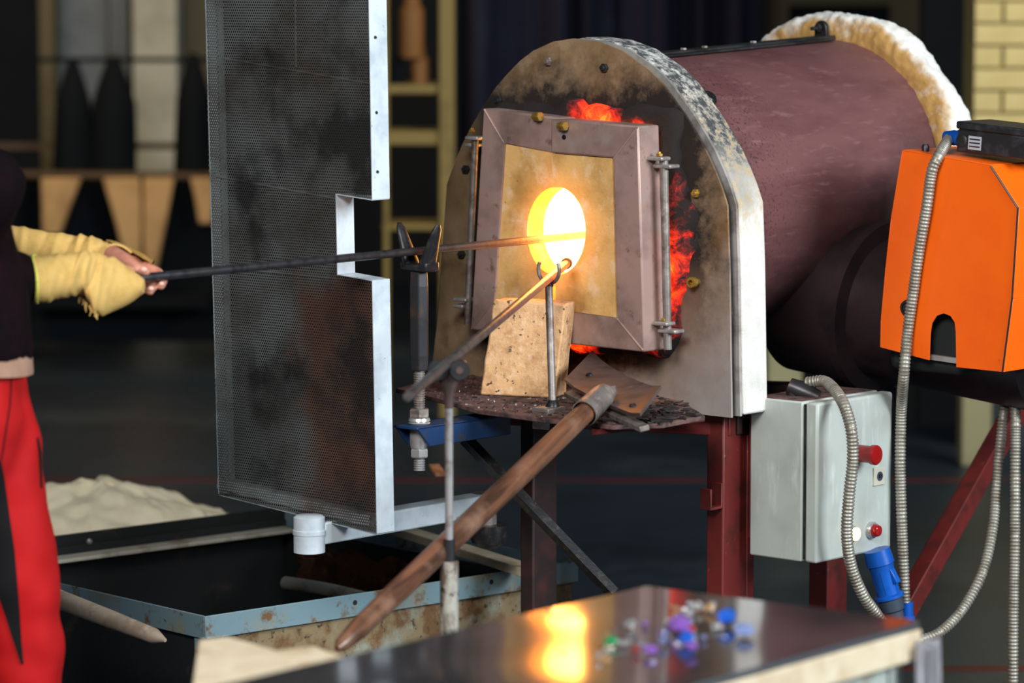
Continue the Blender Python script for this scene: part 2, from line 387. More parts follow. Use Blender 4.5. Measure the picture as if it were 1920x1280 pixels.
def loft(bm, rings, cap0=True, cap1=True, closed=True):
    R = [[bm.verts.new(p) for p in r_] for r_ in rings]; n = len(R[0])
    for i in range(len(R) - 1):
        for k in range(n if closed else n - 1): bm.faces.new((R[i][k], R[i][(k + 1) % n], R[i + 1][(k + 1) % n], R[i + 1][k]))
    if closed and cap0: bm.faces.new(R[0])
    if closed and cap1: bm.faces.new(R[-1])
    return bm
def bolt(parent, c, axis, r_, h, m='dark_steel', name='bolt', label=None):
    bm = BM(); nut(bm, c, axis, r_, h); lathe(bm, V(c) + V(axis).normalized() * h, axis, [(0, r_ * .55), (h * .7, r_ * .5)], 10)
    return obj(name, bm, m, parent, label=label)
# ------------------------------------------------------------------ the hall
bm = BM(); box(bm, (0, 15, -.05), (16, 0, 0), (0, 17, 0), (0, 0, .05)); floor = struct(obj('floor', bm, 'floor_concrete', org=(0, 8, 0)))
for (a, b, y, wd) in ((-4, 5, 12.75, .07), (1.0, 3.2, 9.25, .07)):
    obj('painted_line', box(BM(), ((a + b) / 2, y, .001), ((b - a) / 2, 0, 0), (0, wd / 2, 0), (0, 0, .001)), 'floor_red', floor)
struct(obj('wall_back', box(BM(), (0, 21.1, 3), (16, 0, 0), (0, .1, 0), (0, 0, 3)), 'wall_dark'))
def wbox(name, x0, x1, y0, y1, Y, dep, m, parent=None, floor_z=None, bevel=0):
    a = P(x0, y0, Y); b = P(x1, y1, Y)
    z1 = a.z; z0 = b.z if floor_z is None else floor_z
    return obj(name, box(BM(), ((a.x + b.x) / 2, Y + dep / 2, (z0 + z1) / 2), ((b.x - a.x) / 2, 0, 0), (0, dep / 2, 0), (0, 0, (z1 - z0) / 2)), m, parent, bevel=bevel)
struct(wbox('trim_1', 243, 330, -500, 0, 18, .3, 'pillar_pale', floor_z=0))
struct(wbox('trim_2', 66, 100, -500, 0, 17.8, .12, 'olive', floor_z=0))
struct(wbox('trim_3', 332, 420, -500, 0, 18.6, .2, 'olive', floor_z=0))
win = struct(wbox('window_1', 104, 242, -300, 250, 18.4, .05, 'slate_pane'))
for (x0, x1) in ((100, 106), (196, 204), (238, 243)): wbox('window_bar', x0, x1, -300, 250, 18.35, .05, 'olive', win).location = (0, 0, 0)
# pale post standing far back at the left edge of the window
# coats on a rail
rail = tag(wbox('coat_rail', -40, 440, 268, 280, 17.2, .05, 'warm_rail'), 'long brown horizontal rail below the hanging dark coats, far left', 'rail')
def coat(name, px, y0, y1, wd, Y, label):
    rings = []
    for i in range(9):
        t = i / 8; c = P(px, y0 + (y1 - y0) * t, Y)
        s = (.25 + .75 * min(1, t * 3)) * (1 + .12 * t)
        rings.append([c + V((math.cos(a) * wd * s * (1 + .06 * math.sin(5 * a + t * 3)), math.sin(a) * .11 * s, 0)) for a in [2 * math.pi * k / 20 for k in range(20)]])
    t = tag(obj(name, loft(BM(), rings), 'coat'), label, 'coat', None)
    return t
tag(obj('clothes_rail', sweep(BM(), [P(60, 112, 16.9), P(440, 112, 16.9)], .012, 10), 'coat'), 'thin dark rail from which the far left coats hang', 'rail')
coat('hanging_coat', 136, 109, 345, .082, 16.9, 'dark hanging coat nearest the person, in front of the grey window')
coat('hanging_coat', 212, 105, 345, .10, 16.9, 'dark hanging coat beside the pale pillar, taller of two')
coat('hanging_coat', 362, 100, 330, .08, 16.9, 'dark hanging coat right of the pale pillar')
# trestle bench with tan flared boards
bench = thing('trestle_bench', 'long dark bench on tan flared leg boards, far left behind the person', 'bench', P(230, 520, 16.5))
obj('bench_top', bar(BM(), P(-30, 326, 16.5), P(415, 330, 16.5), .16, .03), 'warm_rail', bench, bevel=.01)
for (a, b, c, d, y1) in ((76, 152, 78, 112, 440), (192, 262, 240, 262, 520), (268, 326, 268, 290, 520), (356, 400, 372, 398, 420)):
    obj('leg_board', prism(BM(), [P(a, 334, 16.4), P(b, 334, 16.4), P((b + d) / 2 + 3, (334 + y1) / 2 - 10, 16.4), P(d, y1, 16.4), P(c, y1, 16.4), P((a + c) / 2, (334 + y1) / 2 - 10, 16.4)], (0, .06, 0)), 'tan_board', bench, bevel=.01)
wbox('added_dark_backing', -60, 440, 332, 640, 16.62, .04, 'coat', bench); obj('foot', bar(BM(), P(80, 560, 16.5), P(400, 560, 16.5), .4, .05), 'coat', bench)  # dark sheet added so the space between the boards stays dark
# yellowish storage rack behind the heat shield
rack = thing('storage_rack', 'dull yellow metal rack with crossbars between heat shield and furnace', 'rack', P(790, 600, 14.5))
for (x0, x1) in ((716, 728), (822, 852)):
    wbox('post', x0, x1, -200, 0, 14.5, .08, 'rack_yellow', rack, floor_z=0, bevel=.006)
for (y0, y1) in ((158, 176), (245, 272), (420, 432)):
    wbox('crossbar', 716, 850, y0, y1, 14.52, .3, 'rack_yellow', rack, bevel=.006)
for (x0, x1, y0, y1) in ((742, 800, 20, 110), ):
    bm = BM(); c = P((x0 + x1) / 2, y1, 14.45); lathe(bm, c + V((0, .1, 0)), UP, [(0, .045), (.01, .05), (.20, .05), (.22, .035), (.25, .035)], 20)
    tag(obj('lamp_jar', bm, 'rack_orange'), 'amber jar standing high on the dull yellow rack', 'jar')
for (x, h, m, lab) in ((745, 55, 'coat', 'small black canister on the middle crossbar of the yellow rack, left'), (788, 70, 'rack_orange', 'brown canister on the middle crossbar of the yellow rack, right')):
    c = P(x, 158, 14.6); lathe(bm := BM(), c, UP, [(0, .035), (h / 455 * .7, .035), (h / 455 * .8, .02), (h / 455, .02)], 16)
    tag(obj('canister', bm, m), lab, 'canister')
# dark navy curtain behind the furnace
rings = []
a = P(856, 0, 16.8); b = P(1425, 0, 16.8)
for zz in (3.2, .02):
    rings.append([V((a.x + (b.x - a.x) * k / 120, 16.8 + .10 * math.sin(k * .31 + math.sin(k * .13) * 2) + .02 * math.sin(k * .83), zz)) for k in range(121)])
    rings[-1] += [v + V((0, .03, 0)) for v in reversed(rings[-1])]
tag(obj('curtain', loft(BM(), rings), 'navy_cloth'), 'dark navy curtain hanging far behind the furnace', 'curtain')
door = struct(wbox('door_1', 1440, 1735, -300, 0, 17.5, .08, 'olive', floor_z=0)); wbox('door_panel', 1480, 1660, 10, 700, 17.45, .05, 'coat', door); wbox('door_panel', 1480, 1660, -280, -20, 17.45, .05, 'navy_cloth', door)
struct(wbox('trim_4', 1738, 1824, -300, 0, 14.3, .2, 'wall_dark', floor_z=0))
# yellow brick wall at the right edge
wl = P(1829, 0, 13.6).x; wr = wl + 1.4
wall = struct(obj('wall_right', box(BM(), ((wl + wr) / 2, 13.78, 1.9), ((wr - wl) / 2, 0, 0), (0, .15, 0), (0, 0, 1.05)), 'mortar'))
struct(obj('baseboard_right', box(BM(), ((wl + wr) / 2, 13.78, .425), ((wr - wl) / 2, 0, 0), (0, .16, 0), (0, 0, .425)), 'dado'))
bme = None
for r_ in range(22):
    for k in range(-1, 7):
        x0 = wl + k * .23 + (.115 if r_ % 2 else 0); x1 = x0 + .216; x0 = max(x0, wl); x1 = min(x1, wr)
        if x1 - x0 < .03: continue
        zc = .92 + r_ * .086
        full = abs(x1 - x0 - .216) < 1e-6
        if full and bme:
            o = bpy.data.objects.new('brick', bme); COL.objects.link(o); o.parent = wall; o.location = V(((x0 + x1) / 2, 13.625 - random.random() * .006, zc)) - ORG['wall_right']; ORG[o.name] = o.location.copy()
        else:
            o = obj('brick', box(BM(), (0, 0, 0), ((x1 - x0) / 2, 0, 0), (0, .03, 0), (0, 0, .037)), 'brick_yellow', wall, bevel=0)
            o.data.transform(Matrix.Translation(ORG['wall_right'])); o.location = V(((x0 + x1) / 2, 13.625, zc)) - ORG['wall_right']
            if full: bme = o.data
for (x0, x1, y0, lab) in ((1806, 1871, 560, 'pale yellow post on the floor behind the red diagonal brace'), (1440, 1510, 500, 'pale yellow post behind the furnace drum, above the grey control box')):
    tag(wbox('timber_post', x0, x1, y0, 0, 13.1, .13, 'post_pale', floor_z=0, bevel=.008), lab, 'post')
# ------------------------------------------------------------------ furnace
fur = thing('furnace', 'large round maroon drum furnace with glowing mouth and half doors', 'furnace', O)
NP = [(808, 720), (812, 672), (820, 600), (831, 440), (838, 345), (852, 305), (868, 268), (885, 235), (905, 200), (927, 167), (950, 140), (975, 114), (1000, 95), (1037, 78), (1075, 72), (1120, 78), (1165, 95), (1215, 130), (1240, 155), (1262, 185), (1284, 216), (1305, 250), (1324, 284), (1340, 320), (1352, 350), (1363, 385), (1367, 500), (1371, 783)]
outl = [pp(x, y) for x, y in NP]
def fz_(w): w = V(w) - V((O.x, O.y, 0)); return w.dot(F), w.z
# opening behind the doors (same vertex count walk-around by angle)
cc = pp(1050, 430)
def rect_at(ang, f0, f1, z0, z1):
    dx, dz = math.cos(ang), math.sin(ang); cx, cz = (f0 + f1) / 2, (z0 + z1) / 2; hx, hz = (f1 - f0) / 2, (z1 - z0) / 2
    k = min(hx / abs(dx) if abs(dx) > 1e-6 else 9, hz / abs(dz) if abs(dz) > 1e-6 else 9)
    return cx + dx * k, cz + dz * k
OP = (-.24, .215, 1.02, 1.50)
inner = []
for p_ in outl:
    f_, z_ = fz_(p_); cx, cz = (OP[0] + OP[1]) / 2, (OP[2] + OP[3]) / 2
    a_, b_ = rect_at(math.atan2(z_ - cz, f_ - cx), *OP); inner.append(fd(a_, 0, b_))
obj('front_plate', ringprism(BM(), outl, inner, D * .006), 'front_plate', fur, ang=30)
sh = [p_ + D * .012 for p_ in outl]; shi = [p_ + D * .012 for p_ in inner]
obj('backing_plate', ringprism(BM(), [fd(*(lambda q: (q[0] * .97, .016, O.z + (q[1] - O.z) * .975))(fz_(p_))) for p_ in outl], [p_ + D * .016 for p_ in inner], D * .012), 'strip_dark', fur, ang=30)
obj('retaining_plate', ringprism(BM(), [p_ + D * .032 for p_ in outl], [p_ + D * .032 for p_ in inner], D * .008), 'door_side', fur, ang=30)
bm = ringprism(BM(), [fd(*(lambda q: (q[0] * 1.012, .042, q[1] + .002))(fz_(p_))) for p_ in outl], [p_ + D * .042 for p_ in inner], D * .088)
obj('insulation_slab', bm, 'insulation', fur, bevel=.006, ang=30)
# added emissive lip, standing in for fire light escaping the door gap
def lip(f0, f1, z0, z1, w_):
    bm = BM(); R = []
    for i in range(96):
        a = 2 * math.pi * i / 96; p0 = rect_at(a, f0, f1, z0, z1); p1 = rect_at(a, f0 - w_, f1 + w_ * 1.75, z0 - w_, z1 + w_ * 1.1)
        row = []; wob = .80 + .22 * math.sin(i * .9) * math.sin(i * .37 + 1) + .18 * random.random()
        dx, dz = p1[0] - p0[0], p1[1] - p0[1]; ax_ = w_ * 1.7 if dx > 0 else w_; az_ = w_ if dz > 0 else w_ * .62
        wob *= min(1, 1 / max(1e-6, math.sqrt((dx / ax_) ** 2 + (dz / az_) ** 2)))
        p1 = (p0[0] + dx * wob, p0[1] + dz * wob)
        for k in range(9):
            t = k / 8; h = .012 + .02 * math.sin(math.pi * min(1, t * 1.05)) ** .7 * (1 - .5 * t) + .004 * random.random()
            if k == 8: h = -.001
            row.append(fd(p0[0] + (p1[0] - p0[0]) * t, -h, p0[1] + (p1[1] - p0[1]) * t))
        R.append(row)
    R.append(R[0])
    return loft(bm, R, closed=False)
obj('gap_glow_lip', lip(*OP, .062), 'gap_glow', fur, ang=80)
# hot chamber
bm = BM()
lathe(bm, fd(-.005, .085, 1.262), D, [(0, .02), (0, .215), (.02, .24), (.62, .24), (.62, .02)], 40); obj('hot_chamber', bm, 'chamber_glow', fur)
bm = BM(); ringprism(bm, [p_ + D * .131 for p_ in inner], [fd(*(lambda q: (.0 + (q[0] - .0) * .93, .131, 1.27 + (q[1] - 1.27) * .93))(fz_(p_))) for p_ in inner], D * .09)
obj('throat_lining', bm, 'refractory', fur)
# drum
DT = (D + UP * .045).normalized(); dc = fd(-.005, .10, 1.312)
obj('drum', lathe(BM(), dc, DT, [(.0, .31), (.0, .333), (.86, .333), (.86, .30)], 96, cap=False), 'drum_paint', fur, ang=30)
bm = BM(); R = []
for i in range(97):
    a = 2 * math.pi * i / 96; row = []
    for (t, r_) in ((.835, .325), (.832, .352), (.836, .378), (.845, .392), (.865, .399), (.89, .398), (.915, .392), (.925, .37), (.925, .05)):
        j = .006 * math.sin(a * 9 + t * 40) * (r_ > .33) + (random.random() - .5) * .006 * (r_ > .33)
        if i == 96: row.append(R[0][len(row)].copy()); continue
        row.append(dc + DT * (t + j * .6) + (F * math.cos(a) + UP * math.sin(a)) * (r_ + j))
    R.append(row)
o = obj('rear_blanket', loft(bm, R, closed=False), 'blanket', fur, ang=80)
s_ = o.modifiers.new('sub', 'SUBSURF'); s_.levels = 1; s_.render_levels = 2
tx = bpy.data.textures.new('wool', 'CLOUDS'); tx.noise_scale = .018
d_ = o.modifiers.new('disp', 'DISPLACE'); d_.texture = tx; d_.strength = .012; d_.mid_level = .5
tx2 = bpy.data.textures.new('rough', 'CLOUDS'); tx2.noise_scale = .004
# seam strip and bracket along the top
a0 = dc + UP * .334
bm = BM(); bar(bm, a0 + DT * .005 + UP * .004, a0 + DT * .84 + UP * .004, .045, .012); obj('seam_strip', bm, 'strip_dark', fur, bevel=.003)
bar(bm := BM(), a0 + DT * .005 + UP * .002 + F * .03, a0 + DT * .80 + UP * .002 + F * .03, .03, .006); obj('seam_strip', bm, 'strip_dark', fur, bevel=.002)
for (t, k) in ((.25, 0), (.33, 1), (.52, 0)):
    nut(bm := BM(), a0 + DT * t + UP * .008 + F * .006, UP, .008, .007); obj('bolt', bm, 'raw_steel', fur)
q = a0 + DT * .80
prof = [q + F * -.018, q + F * .018, q + F * .018 + UP * .03] + [q + UP * .03 + (F * math.cos(x) + UP * math.sin(x)) * .018 for x in [math.pi * k / 8 for k in range(1, 8)]] + [q + F * -.018 + UP * .03]
obj('lifting_lug', prism(BM(), prof, DT * .012), 'black_iron', fur, bevel=.002)
bm = BM(); lathe(bm, q + UP * .03 - DT * .035, DT, [(0, .005), (.05, .005)], 10); nut(bm, q + UP * .03 - DT * .014, DT, .011, .010); obj('bolt', bm, 'dark_steel', fur)
# dark knob on the drum
lathe(bm := BM(), dc + DT * .065 + (F * math.cos(math.radians(48)) + UP * math.sin(math.radians(48))) * .328, F * math.cos(math.radians(48)) + UP * math.sin(math.radians(48)), [(0, .02), (.012, .02), (.018, .014)], 16)
obj('plug', bm, 'black_iron', fur)
# burner neck
BC = fd(.04, .66, 1.075) + UP * .02
obj('burner_neck', lathe(BM(), BC, (F - UP * .10), [(.1, .19), (.30, .19), (.305, .205), (.33, .205), (.335, .168), (.80, .168), (.82, .15)], 64), 'burner_tube', fur, ang=30)
bm = BM(); ring = [(F * math.cos(math.radians(k)) + UP * math.sin(math.radians(k))) for k in range(-30, 12, 3)]
# plate bolts
for (x, y, m) in ((1030, 115, 'raw_steel'), (1135, 127, 'dark_steel'), (937, 188, 'dark_steel'), (876, 317, 'dark_steel'), (868, 476, 'dark_steel'), (1307, 362, 'yellow_brass')):
    bolt(fur, pp(x, y), -D, .0105, .009, m)
c = pp(1309, 528); lathe(bm := BM(), c, -D, [(0, .007), (.016, .007)], 12); lathe(bm, c - D * .014, -D, [(0, .008), (0, .0115), (.014, .0115), (.014, .006), (.004, .006)], 14, cap=False); obj('threaded_stud', bm, 'yellow_brass', fur)
# ------------------------------------------------------------------ furnace doors
RO = -.125; RT = .075
def poly(pts, off): return [pp(x, y, off) for x, y in pts]
def arc_px(cx, cy, rx, ry, a0, a1, n=18): return [(cx + rx * math.cos(math.radians(a0 + (a1 - a0) * k / n)), cy - ry * math.sin(math.radians(a0 + (a1 - a0) * k / n))) for k in range(n + 1)]
rd = obj('right_door', ringprism(BM(), poly([(1033, 223), (1196, 236), (1208, 660), (1040, 642)], RO), poly([(1033, 287), (1149, 296), (1156, 596), (1040, 581)], RO), D * RT, closed=False), 'door_metal', fur, bevel=.004, ang=30)
# side skin, brighter sheet
b0 = BM(); prism(b0, poly([(1196.5, 238), (1208.5, 658), (1211, 658), (1199, 238)], RO + .014), D * (RT - .016)); obj('door_edge', b0, 'door_side', rd, bevel=.002)
HX, HY, HRX, HRY = 1043, 433, 55, 83
arc = arc_px(HX, HY, HRX, HRY, 90, -90)
pts = [(1034, 288), (1148, 297), (1155, 595), (1042, 580)] + [(1041, 517)] + arc[::-1][0:-1] + [(1036, 351)]
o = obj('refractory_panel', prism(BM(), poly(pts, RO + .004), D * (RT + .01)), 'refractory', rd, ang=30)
# mitre welds
for (a, b) in (((1151, 297), (1195, 238)), ((1157, 597), (1206, 657))):
    sweep(bm := BM(), [pp(*a, RO), pp((a[0] + b[0]) / 2, (a[1] + b[1]) / 2, RO - .001), pp(*b, RO)], .0025, 6); obj('weld', bm, 'door_metal', rd)
# left door, slightly set back and rotated
LO = -.088
def lp(pts, off=0): return [pp(x, y, LO + off) for x, y in pts]
ld = obj('left_door', ringprism(BM(), lp([(1052, 221), (906, 203), (882, 618), (1052, 640)]), lp([(1052, 290), (947, 269), (928, 563), (1052, 577)]), D * .054, closed=False), 'door_metal', fur, bevel=.004, ang=30)
arcl = arc_px(1043 + 0, 433, 55, 83, 90, 270)
pts = [(1040, 287), (948, 270), (929, 562), (1040, 576), (1040, 516)] + arcl[::-1][1:-1] + [(1040, 350)]
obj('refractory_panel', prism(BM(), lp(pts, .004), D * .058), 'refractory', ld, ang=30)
for (a, b) in (((945, 268), (908, 205)), ((926, 565), (884, 616))):
    sweep(bm := BM(), [pp(*a, LO), pp((a[0] + b[0]) / 2, (a[1] + b[1]) / 2, LO - .001), pp(*b, LO)], .0025, 6); obj('weld', bm, 'door_metal', ld)
for (par, x, y, off) in ((ld, 1000, 218, LO), (rd, 1047, 236, RO)):
    c = pp(x, y, off - .012); bm = BM(); lathe(bm, c, F, [(0, .008), (.012, .0085), (.020, .0085)], 10); nut(bm, c + F * .008, F, .0115, .014)
    box(bm, c + F * .012 + D * .008, F * .006, D * .008, UP * .006); obj('door_bolt', bm, 'yellow_brass', par)
lathe(bm := BM(), pp(1058, 257, RO), -D, [(0, .0055), (.002, .0055)], 12); obj('bolt_hole', bm, 'black_iron', rd)
# hinges
def hinge(par, x, y, off, dirn, L1, L2):
    c = pp(x, y, off)
    obj('hinge_plate', box(BM(), c + dirn * L1 / 2, dirn * L1 / 2, D * .017, UP * .0045), 'door_side', par, bevel=.003)
    obj('hinge_plate', box(BM(), c - UP * .017 + dirn * (L2 - .02) / 2 + dirn * .02 + D * .012, dirn * (L2 - .02) / 2, D * .018, UP * .0045), 'door_side', par, bevel=.003)
    return c
for y in (296, 604):
    c = hinge(fur, 1213 if y < 400 else 1222, y, RO + .045, F, .055, .07)
    bolt(fur, c + F * .035 + UP * .005, UP, .008, .006, 'yellow_brass', 'hinge_nut')
a = pp(1245, 262 + 35, -.075); b = pp(1252, 655, -.075)
obj('hinge_rod', sweep(BM(), [a, b], .0095, 14), 'raw_steel', fur)
for (x, y) in ((904, 259), (882, 562)): hinge(fur, x, y, LO + .025, -F, .04, .052)
for (x, y) in ((885, 240), ): bolt(fur, pp(x, y + 8, LO + .02), UP, .008, .006, 'yellow_brass', 'hinge_nut')
obj('hinge_rod', sweep(BM(), [pp(891, 262, LO + .025), pp(876, 608, LO + .025)], .0085, 14), 'raw_steel', fur)
# small flames licking over the doors
bm = BM(); sweep(bm, [pp(1037, 560, -.08), pp(1037, 545, -.085), pp(1034, 532, -.085), pp(1038, 515, -.085)], [.009, .008, .005, .003], 8); obj('flame', bm, 'flame', fur, ang=180)
# ------------------------------------------------------------------ stand and shelf
SZ = .905
stand = thing('furnace_stand', 'dark red welded steel stand carrying the furnace and its sooty shelf', 'stand', (O.x, O.y, 0))
def leg(px, py, Y, wf, wd, m, name='leg', top=None, z0=0):
    c = P(px, py, Y); zt = top if top else c.z
    c = V((c.x, c.y, 0)) + F * 0
    return obj(name, box(BM(), c + UP * (zt + z0) / 2, F * wf / 2, D * wd / 2, UP * (zt - z0) / 2), m, stand, bevel=.004)
# right front leg: left (-D) face dark, right (+F) face red
lx = P(1357, 800, 7.82)
def legc(corner, wf, wd, top, m, name='leg'):
    """corner = the near vertical edge between the -D and +F faces"""
    c = V((corner.x, corner.y, 0)) - F * wf / 2 + D * wd / 2
    return obj(name, box(BM(), c + UP * top / 2, F * wf / 2, D * wd / 2, UP * top / 2), m, stand, bevel=.004)
legc(lx, .048, .088, .868, 'red_paint')
p2 = lx + D * .089
legc(V((p2.x, p2.y, 0)) + F * .0, .04, .028, .868, 'red_paint', 'mounting_rail')
# left front leg (dark)
lx2 = P(1000, 860, 7.95)
legc(lx2, .04, .085, .862, 'stand_dark')
# rear legs
lx3 = P(1552, 1060, 8.15); legc(lx3, .055, .08, .86, 'red_paint')
# beams under the furnace
za = .86
def hbeam(a, b, w_, h_, m, z, name='beam'):
    return obj(name, bar(BM(), V((a.x, a.y, z)), V((b.x, b.y, z)), w_, h_), m, stand, bevel=.004)
l1 = V((lx.x, lx.y, 0)) - F * .024 + D * .044; l2 = V((lx2.x, lx2.y, 0)) - F * .02 + D * .04
hbeam(l2 - F * .10, l1 + F * .02, .06, .055, 'red_paint', .84)
hbeam(l1, l1 + D * .62, .06, .055, 'stand_dark', .84); hbeam(l2, l2 + D * .62, .06, .055, 'stand_dark', .84)
hbeam(l2 + D * .62, l1 + D * .62, .06, .055, 'stand_dark', .84)
for q in (l1, l2):
    pass
for (fq, dq) in ((.25, .30), (-.28, .30), (.25, .66), (-.28, .66)):   # saddles up to the drum
    a = fd(fq, dq, .86); b = fd(fq * .82, dq, 1.312 - math.sqrt(.333 ** 2 - (fq * .82) ** 2) + dq * .045)
    obj('saddle', bar(BM(), a, b, .05, .012, D), 'stand_dark', stand)
# narrow dark brace crossing under the shelf, and the red diagonal on the right
obj('brace', bar(BM(), P(872, 822, 7.75), P(1150, 1112, 7.70), .022, .022, F), 'black_iron', stand)
a = P(1866, 838, 8.62); b = P(1700, 1135, 8.30); c = a + (a - b) * .28; e = b + (b - a) * .75
e = b + (b - a) * (b.z / (a.z - b.z))
obj('brace', bar(BM(), e, c, .05, .045, F), 'red_paint', stand, bevel=.003)
lx4 = V((c.x, c.y, 0)); 
# hook bracket on the right leg
hk = P(1327, 925, 7.80)
hb = BM()
h0 = lx - F * .048; hq = V((h0.x, h0.y, P(1327, 950, h0.y).z))
for (da, db, fw_) in ((0, .0, 1),):
    pr = [hq + D * .01, hq + D * .01 - UP * .006]
def strip(pts, wv, t):
    pass
base_ = V((lx.x, lx.y, P(1357, 905, lx.y).z)) - F * .03
prof = [(0, 0), (.006, 0), (.006, -.052), (.040, -.052), (.040, -.010), (.046, -.010), (.046, -.058), (0, -.058)]
obj('hook', prism(BM(), [base_ - D * a_ + UP * b_ for a_, b_ in prof], F * .03), 'red_paint', stand, bevel=.0015)
# shelf plate
SH = [(742, 728), (832, 703), (905, 690), (1000, 700), (1140, 722), (1280, 752), (1322, 779), (1244, 794), (1150, 797), (1035, 786), (960, 776), (896, 768), (842, 752)]
obj('shelf_plate', prism(BM(), [Zp(x, y, SZ) for x, y in SH], UP * -.010), 'soot_plate', stand, bevel=.002)
prof = [Zp(x, y, SZ - .0101) for x, y in ((1110, 806), (1322, 780), (1290, 762), (1100, 770))]
obj('shelf_edge', prism(BM(), prof, UP * -.012), 'red_paint', stand, bevel=.002)
# soot flakes on the shelf
bm = BM(); bm2 = BM()
def inpoly(x, y, pg):
    r_ = False
    for i in range(len(pg)):
        (x1, y1), (x2, y2) = pg[i], pg[i - 1]
        if (y1 > y) != (y2 > y) and x < (x2 - x1) * (y - y1) / (y2 - y1) + x1: r_ = not r_
    return r_
for i in range(1500):
    x, y = random.uniform(745, 1310), random.uniform(700, 800)
    if not inpoly(x, y, SH): continue
    c = Zp(x, y, SZ); a = random.random() * 6.28; L = random.uniform(.0015, .006) * (2.4 if x > 1150 else 1); wd = L * random.uniform(.3, .8)
    u_ = V((math.cos(a), math.sin(a), 0)); v_ = V((-math.sin(a), math.cos(a), random.uniform(-.3, .3)))
    box(bm2 if x > 1150 or random.random() < .12 else bm, c + UP * .001, u_ * L, v_ * wd, UP * random.uniform(.0006, .002))
obj('soot_flakes', bm, 'soot_plate', stand, kind='stuff'); obj('scale_flakes', bm2, 'strip_dark', stand, kind='stuff')
for (m, nm, lab, cnt) in (('gem_white', 'white', 'pale', 26), ('gem_orange', 'orange', 'orange', 12), ('gem_green', 'green', 'green', 6), ('gem_purple', 'purple', 'purple', 6)):
    pass
# ------------------------------------------------------------------ glass pieces: materials
def gem(name, c, tr=.75): return mat(name, c, .04, 0, trans=tr, ior=1.5)
gem('gem_white', (.92, .93, .98), .8); gem('gem_blue', (.03, .16, .75), .6); gem('gem_purple', (.35, .16, .62), .6); gem('gem_green', (.04, .42, .16), .6)
gem('gem_amber', (.85, .52, .18), .7); gem('gem_red', (.7, .06, .05), .6); gem('gem_clear', (.95, .95, .95), .9); gem('gem_paleblue', (.35, .45, .8), .6)
def nug(bm, c, r_, sq=.75, jit=.35):
    g = bmesh.ops.create_icosphere(bm, subdivisions=1, radius=1)
    sx, sy = random.uniform(.8, 1.25), random.uniform(.8, 1.25); a = random.random() * 3
    for v in g['verts']:
        k = 1 + random.uniform(-jit, jit * .5); p_ = v.co * k
        p_ = V((p_.x * sx, p_.y * sy, p_.z * sq)); p_ = Matrix.Rotation(a, 3, 'Z') @ p_
        v.co = p_ * r_
    lo = min(v.co.z for v in g['verts'])
    for v in g['verts']: v.co = V(c) + v.co - UP * lo
    return bm
bm = BM()
for i in range(70):
    x, y = random.uniform(860, 1120), random.uniform(715, 790)
    if inpoly(x, y, SH): nug(bm, Zp(x, y, SZ), random.uniform(.0015, .0035))
tag(obj('glass_crumbs', bm, 'gem_white', smooth=False, kind='stuff'), 'tiny pale glass crumbs scattered over the sooty shelf', 'glass')
# ------------------------------------------------------------------ firebrick leaning at the mouth
fbn = V((-math.sin(math.radians(-23)) * -1, -math.cos(math.radians(23)), 0)).normalized()
bl = Zp(899, 741, SZ); br = Zp(1041, 747, SZ)
n_ = (br - bl).cross(UP).normalized()
lean = (UP - n_ * .14).normalized(); pn = (br - bl).normalized().cross(lean)
tl = Pl(926, 562, bl, pn); tr_ = Pl(1060, 570, bl, pn)
dv = -n_ * .075
bm = BM(); prism(bm, [bl, br, tr_, tl], dv)
bmesh.ops.subdivide_edges(bm, edges=bm.edges[:], cuts=7, use_grid_fill=True)
for v in bm.verts:
    v.co += V((random.uniform(-1, 1), random.uniform(-1, 1), random.uniform(-1, 1) * (v.co.z > SZ + .01))) * .0018
    v.co.z = max(v.co.z, SZ + .001)
o = obj('firebrick', bm, 'firebrick', org=(bl + br) / 2, bevel=.004)
tag(o, 'speckled tan firebrick block leaning upright below the glowing mouth', 'brick')
# ------------------------------------------------------------------ small fork rest on the shelf edge
b0 = Zp(1036, 772, SZ); t0 = P(1029, 533, 7.64)
rest = thing('pipe_rest', 'thin upright rod with small curled fork standing at the shelf edge', 'rest', b0)
obj('rod', sweep(BM(), [b0 + UP * .012, t0], .0085, 14), 'raw_steel', rest)
obj('base_plate', box(BM(), b0 - D * .012 + UP * .006, F * .024, D * .030, UP * .006), 'raw_steel', rest, bevel=.002)
obj('clamp_lip', box(BM(), b0 - D * .038 - UP * .014, F * .022, D * .004, UP * .02), 'raw_steel', rest, bevel=.002)
lathe(bm := BM(), b0 + UP * .012, UP, [(0, .016), (.006, .014), (.014, .009)], 14); obj('weld', bm, 'black_iron', rest)
fk = [t0 + F * (.030 * math.cos(math.radians(a))) + UP * (.032 + .030 * math.sin(math.radians(a))) for a in range(150, 391, 15)]
obj('fork', sweep(BM(), fk, .0042, 10), 'raw_steel', rest)
lathe(bm := BM(), t0 - UP * .006, UP, [(0, .009), (.004, .011), (.010, .008)], 12); obj('weld', bm, 'black_iron', rest)
